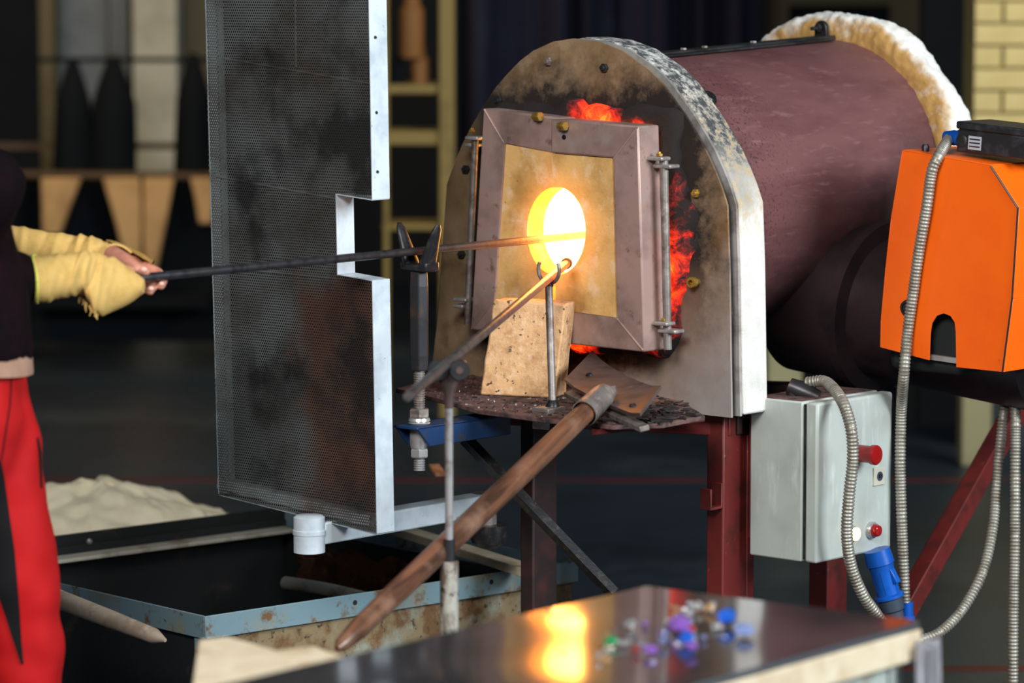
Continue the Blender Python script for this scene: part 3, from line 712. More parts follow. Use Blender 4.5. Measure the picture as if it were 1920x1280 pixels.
# ------------------------------------------------------------------ blowpipes
def hot_pipe(name, hot_a, hot_b, base_=(.10, .10, .11), peak=2.5):
    """steel that glows where it is hot or reflects light from the mouth; position measured along the pipe (object space)"""
    N = mat(name, base_, .3, .9, [((.05, .045, .045), 30, .45, .7)], .05, 150)
    return N
pa = pp(1048, 445, -.10); pb = P(262, 521, 6.84); pd = (pa - pb).normalized()
pipeA_end = pa + pd * .22
def pipe(name, a, b, r_, glow0, glow1, lab, basecol):
    L = (b - a).length; d = (b - a).normalized()
    N = mat(name + '_' + 'steel' + str(round(L * 100)), basecol, .30, .85, [((basecol[0] * .5, basecol[1] * .45, basecol[2] * .45), 40, .48, .7)], .05, 200)
    t = N.dot(d)
    k = N.rng(t, glow0, glow1)
    r = N.n('ShaderNodeValToRGB'); N.l(k, r.inputs[0]); e = r.color_ramp.elements
    e[0].position = 0; e[0].color = (0, 0, 0, 1); e[1].position = 1; e[1].color = (1, .32, .02, 1)
    for p_, c_ in ((.45, (.10, .012, .002, 1)), (.7, (.55, .07, .004, 1))): q_ = e.new(p_); q_.color = c_
    N.l(r.outputs[0], N.b.inputs['Emission Color']); N.b.inputs['Emission Strength'].default_value = 1.5
    bm = lathe(BM(), a, d, [(0, r_ * .55), (0, r_ * .92), (.004, r_), (L - .004, r_), (L, r_ * .92), (L, r_ * .6), (L - .04, r_ * .6)], 20)
    o = obj('blowpipe', bm, N.m, org=a); return tag(o, lab, 'pipe')
Lp = (pipeA_end - pb).length
pipe('held', pb - pd * .10, pipeA_end, .0088, Lp * .70, Lp + .02, 'dark steel blowpipe held in both gloved hands, running into the furnace mouth', (.13, .13, .14))
qa = P(764, 744, 6.42); qb = P(1062, 494, 7.80); qd = (qb - qa).normalized()
o = pipe('resting', qa, qb, .0095, (qb - qa).length * .45, (qb - qa).length * 1.15, 'bright steel blowpipe resting on roller stand and small fork, tip at the furnace mouth', (.30, .28, .27))  # glow range covers heat and the mouth's light reflected along the steel
lathe(bm := BM(), qb - qd * .006, qd, [(0, .0125), (.012, .0125), (.012, .0085), (0, .0085)], 20, cap=False); obj('ring', bm, 'rust_or_fireglow', o)
# ------------------------------------------------------------------ yoke rest on the blue bracket
ky = pb + pd * ((P(786, 480, 7.55).x - pb.x) / pd.x)
yr = thing('yoke_rest', 'dark two-horned yoke on a hexagon post bolted to a blue bracket', 'rest', V((ky.x, ky.y, .60)))
def yz(y): return P(790, y, ky.y).z
kx = V((ky.x, ky.y, 0))
nut(bm := BM(), kx + UP * yz(694), UP, .0225, yz(508) - yz(694)); obj('post', bm, 'dark_steel', yr, smooth=False, bevel=.002)
yb = kx + UP * (yz(508))
prof = [yb - F * .038, yb + F * .040, yb + F * .040 + UP * .022, yb + F * .012 + UP * .016, yb - F * .012 + UP * .016, yb - F * .038 + UP * .022]
obj('yoke', prism(BM(), [q_ - D * .022 for q_ in prof], D * .044), 'black_iron', yr, bevel=.004)
for sgn in (-1, 1):
    R = []
    for i in range(9):
        t = i / 8; c = yb + F * sgn * (.022 + .034 * t) + UP * (.010 + .092 * t)
        hw = .017 * (1 - .62 * t) ; hd = .024 * (1 - .55 * t)
        if i == 8: hw *= .55; hd *= .55
        R.append([c + F * math.cos(a) * hw + D * math.sin(a) * hd for a in [2 * math.pi * k / 16 for k in range(16)]])
    obj('horn', loft(BM(), R), 'black_iron', yr)
thread(bm := BM(), kx + UP * yz(768), kx + UP * yz(692), .0125, .005, 16); obj('threaded_rod', bm, 'raw_steel', yr)
nut(bm := BM(), kx + UP * yz(783), UP, .023, .020); obj('nut', bm, 'raw_steel', yr, smooth=False)
lathe(bm := BM(), kx + UP * (yz(783) - .014), UP, [(0, .021), (.003, .024), (.005, .021), (.008, .024), (.014, .022)], 24); obj('washer', bm, 'bright_steel', yr)
bz = yz(783) - .014
d2 = V((D.x, D.y, 0))
A = kx + UP * bz
prof = [A - d2 * .045 - F * .035, A - d2 * .045 + F * .035, A + d2 * .26 + F * .035, A + d2 * .26 - F * .035]
bm = BM(); prism(bm, prof, UP * -.006)
prism(bm, [A - d2 * .045 + F * .035, A + d2 * .26 + F * .035, A + d2 * .26 + F * .035 - UP * .045, A - d2 * .005 + F * .035 - UP * .045], -F * .006)
prism(bm, [A - d2 * .045 - F * .035, A + d2 * .26 - F * .035, A + d2 * .26 - F * .035 - UP * .045, A - d2 * .005 - F * .035 - UP * .045], F * .006)
obj('bracket', bm, 'blue_paint', yr, bevel=.0015)
lathe(bm := BM(), A + d2 * .115, UP, [(0, .014), (.0012, .014)], 20); obj('bolt_hole', bm, 'cavity_dark', yr)
lathe(bm := BM(), A - UP * .052, UP, [(0, .018), (.012, .021), (.045, .021)], 24); obj('sleeve', bm, 'bright_steel', yr)
nut(bm := BM(), A - UP * .072, UP, .0205, .020); obj('nut', bm, 'bright_steel', yr, smooth=False)
thread(bm := BM(), A - UP * .100, A - UP * .070, .0125, .005, 16); obj('threaded_rod', bm, 'bright_steel', yr)
# ------------------------------------------------------------------ swing arm below the shield
ha = P(580, 1000, 7.50)
arm = thing('swing_arm', 'grey square steel arm with round hinge sockets under the heat shield', 'arm', V((ha.x, ha.y, .3)))
hz = ha.z; he = ha + D * .57
obj('arm_tube', bar(BM(), ha + D * .02, he, .055, .048), 'white_paint', arm, bevel=.004)
lathe(bm := BM(), ha - UP * .042, UP, [(0, .028), (.002, .034), (.040, .034), (.041, .036), (.050, .036), (.052, .034), (.078, .034), (.082, .028)], 32); obj('hinge_socket', bm, 'white_paint', arm)
lathe(bm := BM(), he - UP * .05, UP, [(0, .028), (.075, .028)], 24); obj('pivot', bm, 'raw_steel', arm)
prof = [he - UP * .042 + q_ for q_ in (-D * .03 - F * .035, D * .03 - F * .035, D * .03 + F * .07, -D * .03 + F * .07)]
R = [[he + D * math.cos(a) * r_ + F * (math.sin(a) * r_ * 1.1 + .012) + UP * z_ for a in [2 * math.pi * k / 20 for k in range(20)]] for z_, r_ in ((-.10, .018), (-.088, .036), (-.06, .045), (-.046, .045))]
obj('pivot_bracket', loft(BM(), R), 'black_iron', arm)
# ------------------------------------------------------------------ perforated heat shield
TP = math.radians(43)
G = V((math.cos(TP), -math.sin(TP), 0)); H = V((math.sin(TP), math.cos(TP), 0))
S0 = P(706, 1000, 7.42)
def sp(x, y, off=0): return Pl(x, y, S0 + H * off, H)
sh_ = thing('heat_shield', 'tall perforated grey steel heat shield with notch, standing before the person', 'shield', (S0 - G * .25 + H * .03))
OUT = [(381, -160), (384, 0), (410, 926), (706, 1000), (697, 527), (632, 515), (629, 364), (696, 373), (690, 0), (688, -160)]
o2 = [sp(x, y) for x, y in OUT]
def uv(p_): q = p_ - S0; return q.dot(G), q.z
poly2 = [uv(p_) for p_ in o2]
def inp2(u_, v_): return inpoly(u_, v_, poly2)
bm = BM(); a_ = .0068; rr = a_ / math.sqrt(3); R6 = [(math.sin(math.pi / 3 * k), math.cos(math.pi / 3 * k)) for k in range(6)]
umin = min(q[0] for q in poly2); umax = max(q[0] for q in poly2); vmin = min(q[1] for q in poly2); vmax = max(q[1] for q in poly2)
verts, faces = [], []
row = 0; v_ = vmin
while v_ < vmax:
    u_ = umin + (a_ / 2 if row % 2 else 0)
    while u_ < umax:
        if inp2(u_, v_):
            n0 = len(verts)
            for k in (1.0, .60):
                for (s, c) in R6:
                    q = S0 + G * (u_ + s * rr * k) + UP * (v_ + c * rr * k); verts.append(q)
            for k in range(6): j = (k + 1) % 6; faces.append((n0 + k, n0 + j, n0 + 6 + j, n0 + 6 + k))
        u_ += a_
    v_ += a_ * math.sqrt(3) / 2; row += 1
me = bpy.data.meshes.new('perforated_sheet'); og = ORG['heat_shield']
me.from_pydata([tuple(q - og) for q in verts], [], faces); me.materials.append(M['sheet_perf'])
o = bpy.data.objects.new('perforated_sheet', me); COL.objects.link(o); o.parent = sh_; ORG['perforated_sheet'] = og.copy()
# rim strips: the bright painted edge of the box frame
def edge(name, a, b, m, t=.052, w_=.0018, off=.0012):
    A, B = sp(*a, -off), sp(*b, -off); nrm = (B - A).normalized().cross(H).normalized()
    obj(name, prism(BM(), [A, B, B + H * t, A + H * t], nrm * w_), m, sh_)
edge('edge_strip', (688, -160), (697, 374), 'white_paint'); edge('edge_strip', (697, 526), (706, 1000), 'white_paint')
edge('notch_strip', (629, 364), (632, 516), 'white_paint'); edge('notch_strip', (632, 515), (698, 527), 'white_paint'); edge('notch_strip', (697, 374), (629, 363), 'white_paint')
edge('edge_strip', (410, 926), (381, -160), 'frame_tube'); edge('edge_strip', (706, 1001), (410, 927), 'frame_tube')
obj('back_sheet', prism(BM(), [sp(x, y, .048) for x, y in OUT], H * .003), 'cavity_dark', sh_)
# frame tubes inside, seen through the holes
def inner_tube(a, b, w_=.026): obj('frame_tube', bar(BM(), sp(*a, .0145), sp(*b, .0145), w_, .024, H.cross(UP).cross(H) if False else UP if abs(a[0] - b[0]) > 60 else G), 'frame_tube', sh_)
inner_tube((400, -150), (427, 925), .024); inner_tube((415, 905), (700, 975))
for (a, b) in (((413, 108), (692, 156)), ((405, 330), (628, 372)), ((408, 500), (632, 522))):
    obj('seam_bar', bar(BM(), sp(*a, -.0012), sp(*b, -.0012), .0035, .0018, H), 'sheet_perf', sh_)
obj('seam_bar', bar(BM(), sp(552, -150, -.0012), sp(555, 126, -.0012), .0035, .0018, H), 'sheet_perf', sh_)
for (x, y) in ((703, 70), (705, 211), (707, 322), (664, 425)):
    c = sp(x, y, .015) if x > 690 else sp(632, y, .03)
    lathe(bm := BM(), c, G, [(0, .004), (.003, .003)], 10); obj('rivet', bm, 'dark_steel', sh_)
# ------------------------------------------------------------------ roller stand in front
RY = 6.73
def rp(x, y): return P(x, y, RY)
rs = thing('roller_stand', 'slim steel floor stand with two rollers carrying the resting blowpipe', 'stand', V((rp(842, 900).x, RY, 0)))
base = V((rp(842, 900).x, RY, 0)); zt = rp(842, 725).z
obj('rod', sweep(BM(), [base + UP * rp(842, 1020).z, base + UP * zt], .0078, 16), 'bright_steel', rs)
obj('socket', sweep(BM(), [base + UP * rp(842, 1056).z, base + UP * rp(842, 1010).z], .0115, 18), 'dark_steel', rs)
obj('tube', lathe(BM(), base, UP, [(0, .018), (rp(842, 1052).z, .018), (rp(842, 1052).z + .001, .012)], 20), 'flaked_paint', rs)
lathe(bm := BM(), base, UP, [(0, .17), (.008, .17), (.012, .165), (.014, .03), (.05, .02)], 32); obj('base_plate', bm, 'black_iron', rs)
R = []
for (y, hw, hd) in ((765, .0085, .0085), (740, .010, .009), (718, .018, .011), (700, .026, .012), (688, .030, .012), (682, .024, .010)):
    R.append([base + UP * rp(842, y).z + V((math.cos(a) * hw, math.sin(a) * hd, 0)) for a in [2 * math.pi * k / 18 for k in range(18)]])
obj('head', loft(BM(), R), 'dark_blade', rs)
for sgn in (-1, 1):
    c = base + V((sgn * .021, 0, rp(842, 692).z)) - V((0, .020, 0))
    lathe(bm := BM(), c, (0, 1, 0), [(0, .009), (0, .0185), (.004, .020), (.012, .020), (.018, .016)], 24); obj('roller', bm, 'dark_steel', rs)
    lathe(bm := BM(), c - V((0, .003, 0)), (0, 1, 0), [(0, .007), (.01, .008)], 14); obj('axle', bm, 'dark_blade', rs)
obj('hook', bar(BM(), base + V((-.016, .0, rp(830, 890).z)), base + V((-.03, .055, rp(830, 880).z)), .02, .006), 'rust_or_fireglow', rs)
# ------------------------------------------------------------------ wooden-handled shovel-like hot plate tool
sa = P(1128, 744, 7.36); sb = P(632, 1216, 6.40); sd = (sb - sa).normalized()
tool = thing('paddle', 'long wooden-handled paddle with dark bent steel head lying on the shelf', 'paddle', sb)
LH = (sb - sa).length
q = [sa + sd * t for t in (.05, .12, .3, .5, .7, .9)] + [sa + sd * (LH * k) for k in (.80, .92, .985)]
q = [sa + sd * (LH * k) for k in (.06, .12, .25, .4, .6, .8, .93, .985, 1.0)]
obj('handle', sweep(BM(), q, [.0215, .0225, .0235, .0235, .023, .022, .020, .014, .006], 20), 'wood_handle', tool)
obj('ferrule', lathe(BM(), sa - sd * .015, sd, [(0, .021), (0, .024), (.02, .0265), (.10, .0285), (.10, .0262), (.03, .024)], 28, cap=False), 'raw_steel', tool)
lathe(bm := BM(), sa - sd * .016, sd, [(0, .02), (.02, .024)], 24); obj('ferrule_cap', bm, 'raw_steel', tool)
for k in (.022, .055):
    c = sa + sd * k; s1 = sd.cross(UP).normalized(); n1 = s1.cross(sd); n1 = n1 if n1.z > 0 else -n1
    n1 = (n1 * .8 - V((0, 1, 0)) * .5).normalized()
    lathe(bm := BM(), c + n1 * .022, n1, [(0, .007), (.004, .006), (.006, .003)], 12); obj('rivet', bm, 'dark_steel', tool)
# blade: bent plate
A = Zp(1060, 716, .958); B = Zp(1112, 662, .993); Cc = Zp(1241, 728, .972); Dd = Zp(1201, 780, .945)
NU, NV = 16, 8; nb = (Dd - A).cross(B - A).normalized(); nb = nb if nb.z > 0 else -nb
R = []
for j in range(NV + 1):
    v_ = j / NV; rowp = []
    for i in range(NU + 1):
        u_ = i / NU; p_ = (A * (1 - u_) + Dd * u_) * (1 - v_) + (B * (1 - u_) + Cc * u_) * v_
        curve = -4 * u_ * (1 - u_) * v_ * .018; lipz = .007 * (max(0, .12 - u_) / .12 + max(0, u_ - .88) / .12)
        rowp.append(p_ + (B - A).normalized() * curve + nb * (lipz - .006 * math.sin(math.pi * u_)))
    R.append(rowp)
bm = loft(BM(), R, closed=False)
g = bmesh.ops.extrude_face_region(bm, geom=bm.faces[:]); 
for v in [e for e in g['geom'] if isinstance(e, bmesh.types.BMVert)]: v.co -= nb * .008
obj('blade', bm, 'dark_blade', tool, ang=30)
for (u_, v_) in ((.16, .45), (.84, .20)):
    p_ = (A * (1 - u_) + Dd * u_) * (1 - v_) + (B * (1 - u_) + Cc * u_) * v_
    lathe(bm := BM(), p_ - nb * .004, nb, [(0, .008), (.004, .008), (.007, .005)], 14); obj('rivet', bm, 'black_iron', tool)
e1 = (Dd - A).normalized(); 
obj('crossbar', bar(BM(), A - nb * .030 - e1 * .005 + (B - A) * .05, Dd - nb * .030 + e1 * .0 + (B - A) * .05, .022, .012, nb), 'raw_steel', tool, bevel=.002)
obj('neck', bar(BM(), sa - sd * .045 - nb * .004, sa + sd * .01, .03, .022, nb), 'raw_steel', tool, bevel=.003)
# ------------------------------------------------------------------ control box
cbN = P(1531, 900, 7.72)          # near vertical edge (between left side and door)
def cz(x, y, off=0): return Pl(x, y, cbN + F * off, F)
zt_ = P(1531, 756, cbN.y).z; zb_ = P(1531, 1057, cbN.y).z
wF, wD = .185, .29
cb = thing('control_box', 'grey enamel electrical control box with red button on the stand leg', 'box', V((cbN.x, cbN.y, zb_)) - F * wF / 2 + D * wD / 2)
c0 = V((cbN.x, cbN.y, (zt_ + zb_) / 2)); hh = (zt_ - zb_) / 2
obj('body', box(BM(), c0 - F * (.040 + (wF - .04) / 2) + D * wD / 2, F * (wF - .04) / 2, D * wD / 2, UP * hh), 'grey_enamel', cb, bevel=.004)
obj('seal', box(BM(), c0 - F * .036 + D * wD / 2, F * .006, D * (wD / 2 - .006), UP * (hh - .006)), 'black_plastic', cb)
door_ = obj('door', box(BM(), c0 - F * .015 + D * wD / 2, F * .0165, D * (wD / 2), UP * hh), 'grey_enamel', cb, bevel=.006)
obj('top_dust', box(BM(), c0 - F * (.045 + (wF - .05) / 2) + D * wD / 2 + UP * (hh + .0006), F * (wF - .055) / 2, D * (wD / 2 - .006), UP * .0006), 'soot_plate', cb)
def onbox(x, y): return cz(x, y, .0015)
c = onbox(1606, 849); lathe(bm := BM(), c, F, [(0, .018), (.004, .0185), (.006, .0195), (.042, .0195)], 28); b_ = obj('push_button', bm, 'red_plastic', door_, label='red mushroom push button')
lathe(bm := BM(), c + F * .042, F, [(0, .0195), (.002, .0225), (.012, .0225), (.015, .020), (.016, .015)], 32); obj('button_cap', bm, 'red_plastic', b_)
c = onbox(1646, 892); obj('lock_plate', box(BM(), c + F * .002, D * .021, F * .003, UP * .0205), 'rim_pale', door_, bevel=.001)
lathe(bm := BM(), c + F * .004, F, [(0, .0105), (.003, .0105), (.003, .006), (-.001, .006)], 20, cap=False); obj('key_hole', bm, 'slate_plastic', door_)
lathe(bm := BM(), c + F * .004, F, [(0, .0055), (.0035, .005)], 16); obj('key_core', bm, 'black_plastic', door_)
c = onbox(1632, 993); lathe(bm := BM(), c, F, [(0, .0195), (.008, .0195), (.011, .0175), (.011, .014)], 28); b_ = obj('pilot_bezel', bm, 'bright_steel', door_)
lathe(bm := BM(), c + F * .008, F, [(0, .0145), (.010, .0145), (.016, .012), (.019, .007), (.020, .001)], 24); obj('pilot_lens', bm, 'red_lens', b_)
c = onbox(1597, 1000); lathe(bm := BM(), c, F, [(0, .0175), (.006, .0175), (.009, .015)], 24); b_ = obj('lit_bezel', bm, 'bright_steel', door_)
lathe(bm := BM(), c + F * .004, F, [(0, .015), (.010, .015), (.014, .009)], 24); obj('lit_lens', bm, 'amber_lamp', b_, label='glowing amber pilot lamp')
obj('bracket', box(BM(), c0 - F * (wF + .008) + D * .06, F * .009, D * .04, UP * hh * .8), 'red_paint', cb)
# blue plug and socket under the box
g0 = P(1648, 1046, 7.86); g1 = P(1674, 1140, 7.86); gd = (g1 - g0).normalized()
plug = thing('power_plug', 'blue industrial power plug hanging under the grey control box', 'plug', g1)
GL = (g1 - g0).length
lathe(bm := BM(), g0 - gd * .02, gd, [(0, .030), (.028, .032), (.034, .0325), (.036, .029), (.048, .0275), (.085, .0265), (.105, .027), (.108, .034), (.114, .034), (.114, .026)], 32); obj('plug_body', bm, 'blue_plastic', plug)
obj('latch', bar(BM(), g0 + gd * .022 + F * .025, g0 + gd * .055 + F * .034, .016, .010, F), 'blue_plastic', plug, bevel=.002)
for a in range(6):
    v_ = (F * math.cos(a * 1.047) + D * math.sin(a * 1.047)); obj('rib', bar(BM(), g0 + gd * .03 + v_ * .0275, g0 + gd * .082 + v_ * .0265, .004, .004, v_), 'blue_plastic', plug)
lathe(bm := BM(), g0 + gd * .093, gd, [(0, .026), (.004, .029), (.030, .026), (.034, .022), (.055, .020)], 28); obj('plug_collar', bm, 'slate_plastic', plug)
# ------------------------------------------------------------------ burner
BO = .50
bp0 = fd(.42, .53, 0)
BY0 = V((bp0.x, bp0.y, 0))
def bq(x, y, off=0): return Pl(x, y, BY0 + D * (off - .15), D)
bur = thing('gas_burner', 'bright orange burner hood bolted to the right side of the furnace', 'burner', bq(1760, 690, .1))
FC = [(1693, 283), (1858, 311), (1909, 390), (1898, 560), (1880, 697), (1793, 688)] + [(1792, 622), (1790, 604), (1782, 592), (1769, 587), (1756, 592), (1747, 606), (1744, 625), (1742, 675)] + [(1652, 651), (1653, 600), (1662, 500), (1672, 410)]
T_ = .36
bm = BM(); fa = [bq(x, y) for x, y in FC]
prism(bm, fa, D * .003); obj('hood_front', bm, 'orange_paint', bur, ang=30)
# side skins of the hood: top, corner, right side, bottom flange
def skin(i, j, name='hood_panel', dep=T_):
    a, b = fa[i], fa[j]; nrm = (b - a).cross(D).normalized() * .003
    obj(name, prism(BM(), [a, b, b + D * dep, a + D * dep], nrm), 'orange_paint', bur, bevel=.001)
skin(0, 1, 'hood_top'); skin(1, 2, 'hood_corner'); skin(2, 3); skin(3, 4); skin(len(fa) - 1, 0); skin(len(fa) - 2, len(fa) - 1); skin(len(fa) - 3, len(fa) - 2); skin(len(fa) - 4, len(fa) - 3)
for (i, j) in ((1, 2), (2, 3), (3, 4)):
    sweep(bm := BM(), [fa[i] - D * .001, fa[j] - D * .001], .0022, 6); obj('hood_seam', bm, 'dark_steel', bur)
obj('fan_housing', box(BM(), bq(1790, 560, .16), F * .10, D * .12, UP * .16), 'cavity_dark', bur, bevel=.02)
obj('bracket_bar', bar(BM(), bq(1742, 668, .03), bq(1796, 676, .03), .012, .012), 'bright_steel', bur)
lathe(bm := BM(), bq(1735, 285, .04), UP, [(-.01, .007), (.012, .009), (.018, .006)], 14); obj('screw', bm, 'dark_steel', bur)
lathe(bm := BM(), bq(1703, 578, -.001), -D, [(0, .014), (.002, .020), (.004, .014)], 24, cap=False); obj('cable_grommet', bm, 'black_plastic', bur)
lathe(bm := BM(), bq(1699, 577, -.0005), -D, [(0, .016), (.001, .016)], 20); obj('cable_hole', bm, 'cavity_dark', bur)
# junction box on top
ja = bq(1795, 284, .05); jb = bq(1876, 294, .05)
jn = thing('junction_box', 'black plastic junction box on top of the orange burner hood', 'box', ja)
JF = (jb - ja).normalized(); JU = (UP - JF * UP.dot(JF)).normalized(); jl = .20
obj('box_body', box(BM(), ja + JF * jl / 2 + D * .06 + JU * .026, JF * jl / 2, D * .065, JU * .026), 'black_plastic', jn, bevel=.004)
obj('lid', box(BM(), ja + JF * jl / 2 + D * .06 + JU * .060, JF * (jl / 2 + .004), D * .068, JU * .0085), 'black_plastic', jn, bevel=.004)
obj('warning_label', box(BM(), ja + JF * .048 - D * .0055 + JU * .024, JF * .017, D * .0006, JU * .015), 'grey_plastic', jn)
for k in range(3): obj('label_line', box(BM(), ja + JF * .048 - D * .0063 + JU * (.016 + k * .008), JF * .014, D * .0003, JU * .0015), 'black_plastic', jn)
lathe(bm := BM(), ja + JF * .014 - D * .004 + JU * .026, -D, [(0, .014), (.004, .014), (.006, .010), (.006, .004)], 20); obj('knockout', bm, 'black_plastic', jn)
gl0 = ja + JU * .028 + D * .03; gl1 = gl0 - JF * .055 - JU * .002
lathe(bm := BM(), gl0 + JF * .005, gl1 - gl0, [(0, .018), (.018, .018), (.020, .0165), (.026, .018), (.030, .0165), (.036, .0175), (.046, .0155), (.060, .0135)], 24); obj('cable_gland', bm, 'blue_plastic', jn, label='blue cable gland')
# ------------------------------------------------------------------ conduits
YB = bq(1740, 500).y
conduit('conduit', [gl1 + JF * .012, bq(1762, 289, -.005), bq(1747, 322, -.022), bq(1737, 390, -.022), bq(1723, 470, -.02), bq(1712, 550, -.018), bq(1702, 620, -.02), bq(1695, 700, -.03), P(1690, 770, 7.92), P(1688, 870, 7.92), P(1691, 980, 7.92), P(1697, 1130, 7.92)], .0128, 'long ribbed metal conduit from junction box gland down across the orange hood')
lathe(bm := BM(), P(1699, 1128, 7.92), (0.02, 0, -1), [(0, .016), (.03, .0165), (.034, .02), (.06, .02)], 20); tag(obj('cable_gland', bm, 'blue_plastic'), 'small blue cable gland at the lower end of the long conduit', 'gland')
bt = c0 - F * .10 + D * .10 + UP * hh
conduit('conduit', [bt + UP * .03, P(1548, 716, bt.y - .03), P(1577, 748, 7.72), P(1595, 800, 7.67), P(1599, 860, 7.67), P(1592, 930, 7.67), P(1588, 1000, 7.68), P(1596, 1060, 7.70), P(1618, 1115, 7.72), P(1648, 1158, 7.75), P(1680, 1205, 7.78)], .0135, 'ribbed metal conduit curving from the control box top over its door')
lathe(bm := BM(), bt + V((-.03, 0, .018)), V((.9, -.25, -.35)), [(-.012, .019), (.012, .022), (.045, .019), (.06, .017)], 16); sweep(bm, [bt + V((-.03, 0, -.002)), bt + V((-.03, 0, .022))], .018, 14)
tag(obj('elbow_fitting', bm, 'dark_steel'), 'grimy elbow fitting on top of the grey control box', 'fitting')
conduit('conduit', [P(1889, 716, 8.02), P(1880, 790, 8.0), P(1869, 900, 7.98), P(1862, 985, 7.95), P(1843, 1070, 7.9), P(1806, 1140, 7.86), P(1764, 1184, 7.82), P(1725, 1201, 7.8), P(1680, 1225, 7.8)], .0125, 'ribbed metal conduit hanging in a curve from the burner underside')
conduit('conduit', [P(1905, 716, 8.0), P(1904, 800, 7.96), P(1903, 1000, 7.94), P(1900, 1160, 7.92), P(1899, 1330, 7.92), P(1893, 1415, 7.95)], .0125, 'straight ribbed metal conduit hanging down at the right frame edge')
for (x, y, lab) in ((1889, 716, 'pale grey conduit connector under the orange hood, left of two'), (1906, 716, 'pale grey conduit connector under the orange hood, right of two')):
    lathe(bm := BM(), P(x, y + 4, 8.01), UP, [(0, .0145), (.016, .0145), (.018, .0165), (.034, .0165)], 18); tag(obj('connector', bm, 'grey_plastic'), lab, 'connector')
# ------------------------------------------------------------------ trough
TC = Zp(385, 1155, .45); e1 = (Zp(1085, 1050, .45) - TC).normalized(); e1 = V((e1.x, e1.y, 0)).normalized(); e2 = V((-e1.y, e1.x, 0))
W1 = (Zp(1085, 1050, .45) - TC).length; W2 = 1.14
tr = thing('metal_trough', 'rusty blue steel trough with flanged rim on the floor at lower left', 'trough', V((TC.x, TC.y, 0)) + e1 * W1 / 2 + e2 * W2 / 2)
def tq(a, b, z): return V((TC.x, TC.y, 0)) + e1 * a + e2 * b + UP * z
def tbox(name, a0, a1, b0, b1, z0, z1, m, bev=.002):
    return obj(name, box(BM(), (tq(a0, b0, z0) + tq(a1, b1, z1)) / 2, e1 * (a1 - a0) / 2, e2 * (b1 - b0) / 2, UP * (z1 - z0) / 2), m, tr, bevel=bev)
tbox('rim', 0, W1, 0, .005, .398, .45, 'trough_blue'); tbox('rim', 0, .005, .005, W2, .398, .45, 'trough_blue')
tbox('rim', 0, W1, W2 - .005, W2, .398, .45, 'trough_black'); tbox('rim', W1 - .005, W1, .005, W2, .398, .45, 'trough_blue')
tbox('front_wall', .01, W1 - .01, .012, .016, .02, .40, 'trough_rust'); tbox('side_wall', .012, .016, .016, W2 - .016, .02, .40, 'trough_black')
tbox('back_wall', .01, W1 - .01, W2 - .016, W2 - .012, .02, .42, 'trough_black'); tbox('side_wall', W1 - .016, W1 - .012, .016, W2 - .016, .02, .40, 'trough_black')
tbox('bottom', .01, W1 - .01, .012, W2 - .012, .02, .026, 'trough_black')
tbox('corner_post', .0055, .055, .006, .0115, 0, .40, 'trough_blue'); tbox('corner_post', .0055, .0115, .0115, .05, 0, .40, 'trough_blue')
tbox('rim_ledge', .02, W1 - .02, W2 - .075, W2 - .018, .392, .402, 'rim_pale')
tbox('angle_iron', .25, .28, W2 - .05, W2 - .02, .05, .39, 'trough_rust')
for a in (.42, .83): lathe(bm := BM(), tq(a, -.0006, .43), -e2, [(0, .006), (.0006, .006)], 12); obj('bolt_hole', bm, 'cavity_dark', tr)
lathe(bm := BM(), tq(.48, W2 - .006, .425), -e2, [(0, .008), (.004, .007), (.006, .003)], 12); obj('rivet', bm, 'bright_steel', tr)
# things inside / on the trough
a = Zp(742, 992, .475); b = Zp(1000, 1073, .465)
tag(obj('batten', bar(BM(), a, b, .05, .022), 'pale_wood', bevel=.003), 'pale wooden batten lying across the trough behind the stand leg', 'batten')
a = Zp(535, 1092, .36); b = Zp(700, 1125, .36)
tag(obj('steel_bar', sweep(BM(), spline([a, (a + b) / 2 + UP * .004, b], .02), .016, 14), 'rim_pale'), 'rusty round bar inside the trough catching the light', 'bar')
R = []; a = Zp(560, 1062, .37); b = Zp(790, 1100, .37)
for j in range(7):
    R.append([a.lerp(b, i / 14) + V((0, .02 + .010 * j / 6, 0)) + UP * (-.05 + .10 * j / 6 + .012 * math.sin(i * 1.3 + j)) + e2 * .012 * math.sin(i * .9 + j * 1.7) for i in range(15)])
bm = loft(BM(), R, closed=False); bmesh.ops.solidify(bm, geom=bm.faces[:], thickness=.012)
tag(obj('scrap_plate', bm, 'rust_or_fireglow'), 'bent rusty scrap plate standing inside the trough', 'scrap')
a = P(108, 1122, 7.55); b = P(310, 1200, 7.30)
tag(obj('wooden_pole', sweep(BM(), [a - (b - a) * .25, a, (a + b) / 2, b - (b - a) * .1, b], [.021, .021, .0195, .0165, .004], 16), 'old_wood'), 'pale round pole leaning along the trough side by the red trousers', 'pole')
# heap behind the trough
R = []; hc = Zp(170, 965, .0); hc = V((P(185, 940, 9.6).x, 9.6, 0))
for j in range(12):
    t = j / 11; r_ = .60 * (1 - t ** 2.2) + .03; R.append([hc + V((math.cos(a) * r_ * (1 + .06 * math.sin(3 * a + j)) * 1.0 - .10 * (1 - t), math.sin(a) * r_ * .55, .46 * t ** .62 + .012 * math.sin(a * 5 + j * 1.3))) for a in [2 * math.pi * k / 40 for k in range(40)]])
bm = loft(BM(), R)
o = obj('sawdust_heap', bm, 'sand_heap'); sb_ = o.modifiers.new('s', 'SUBSURF'); sb_.levels = 1; sb_.render_levels = 2
dd = o.modifiers.new('d', 'DISPLACE'); tx3 = bpy.data.textures.new('lumps', 'CLOUDS'); tx3.noise_scale = .06; dd.texture = tx3; dd.strength = .05
tag(o, 'pale yellowish heap of loose material on the floor behind the trough', 'heap')
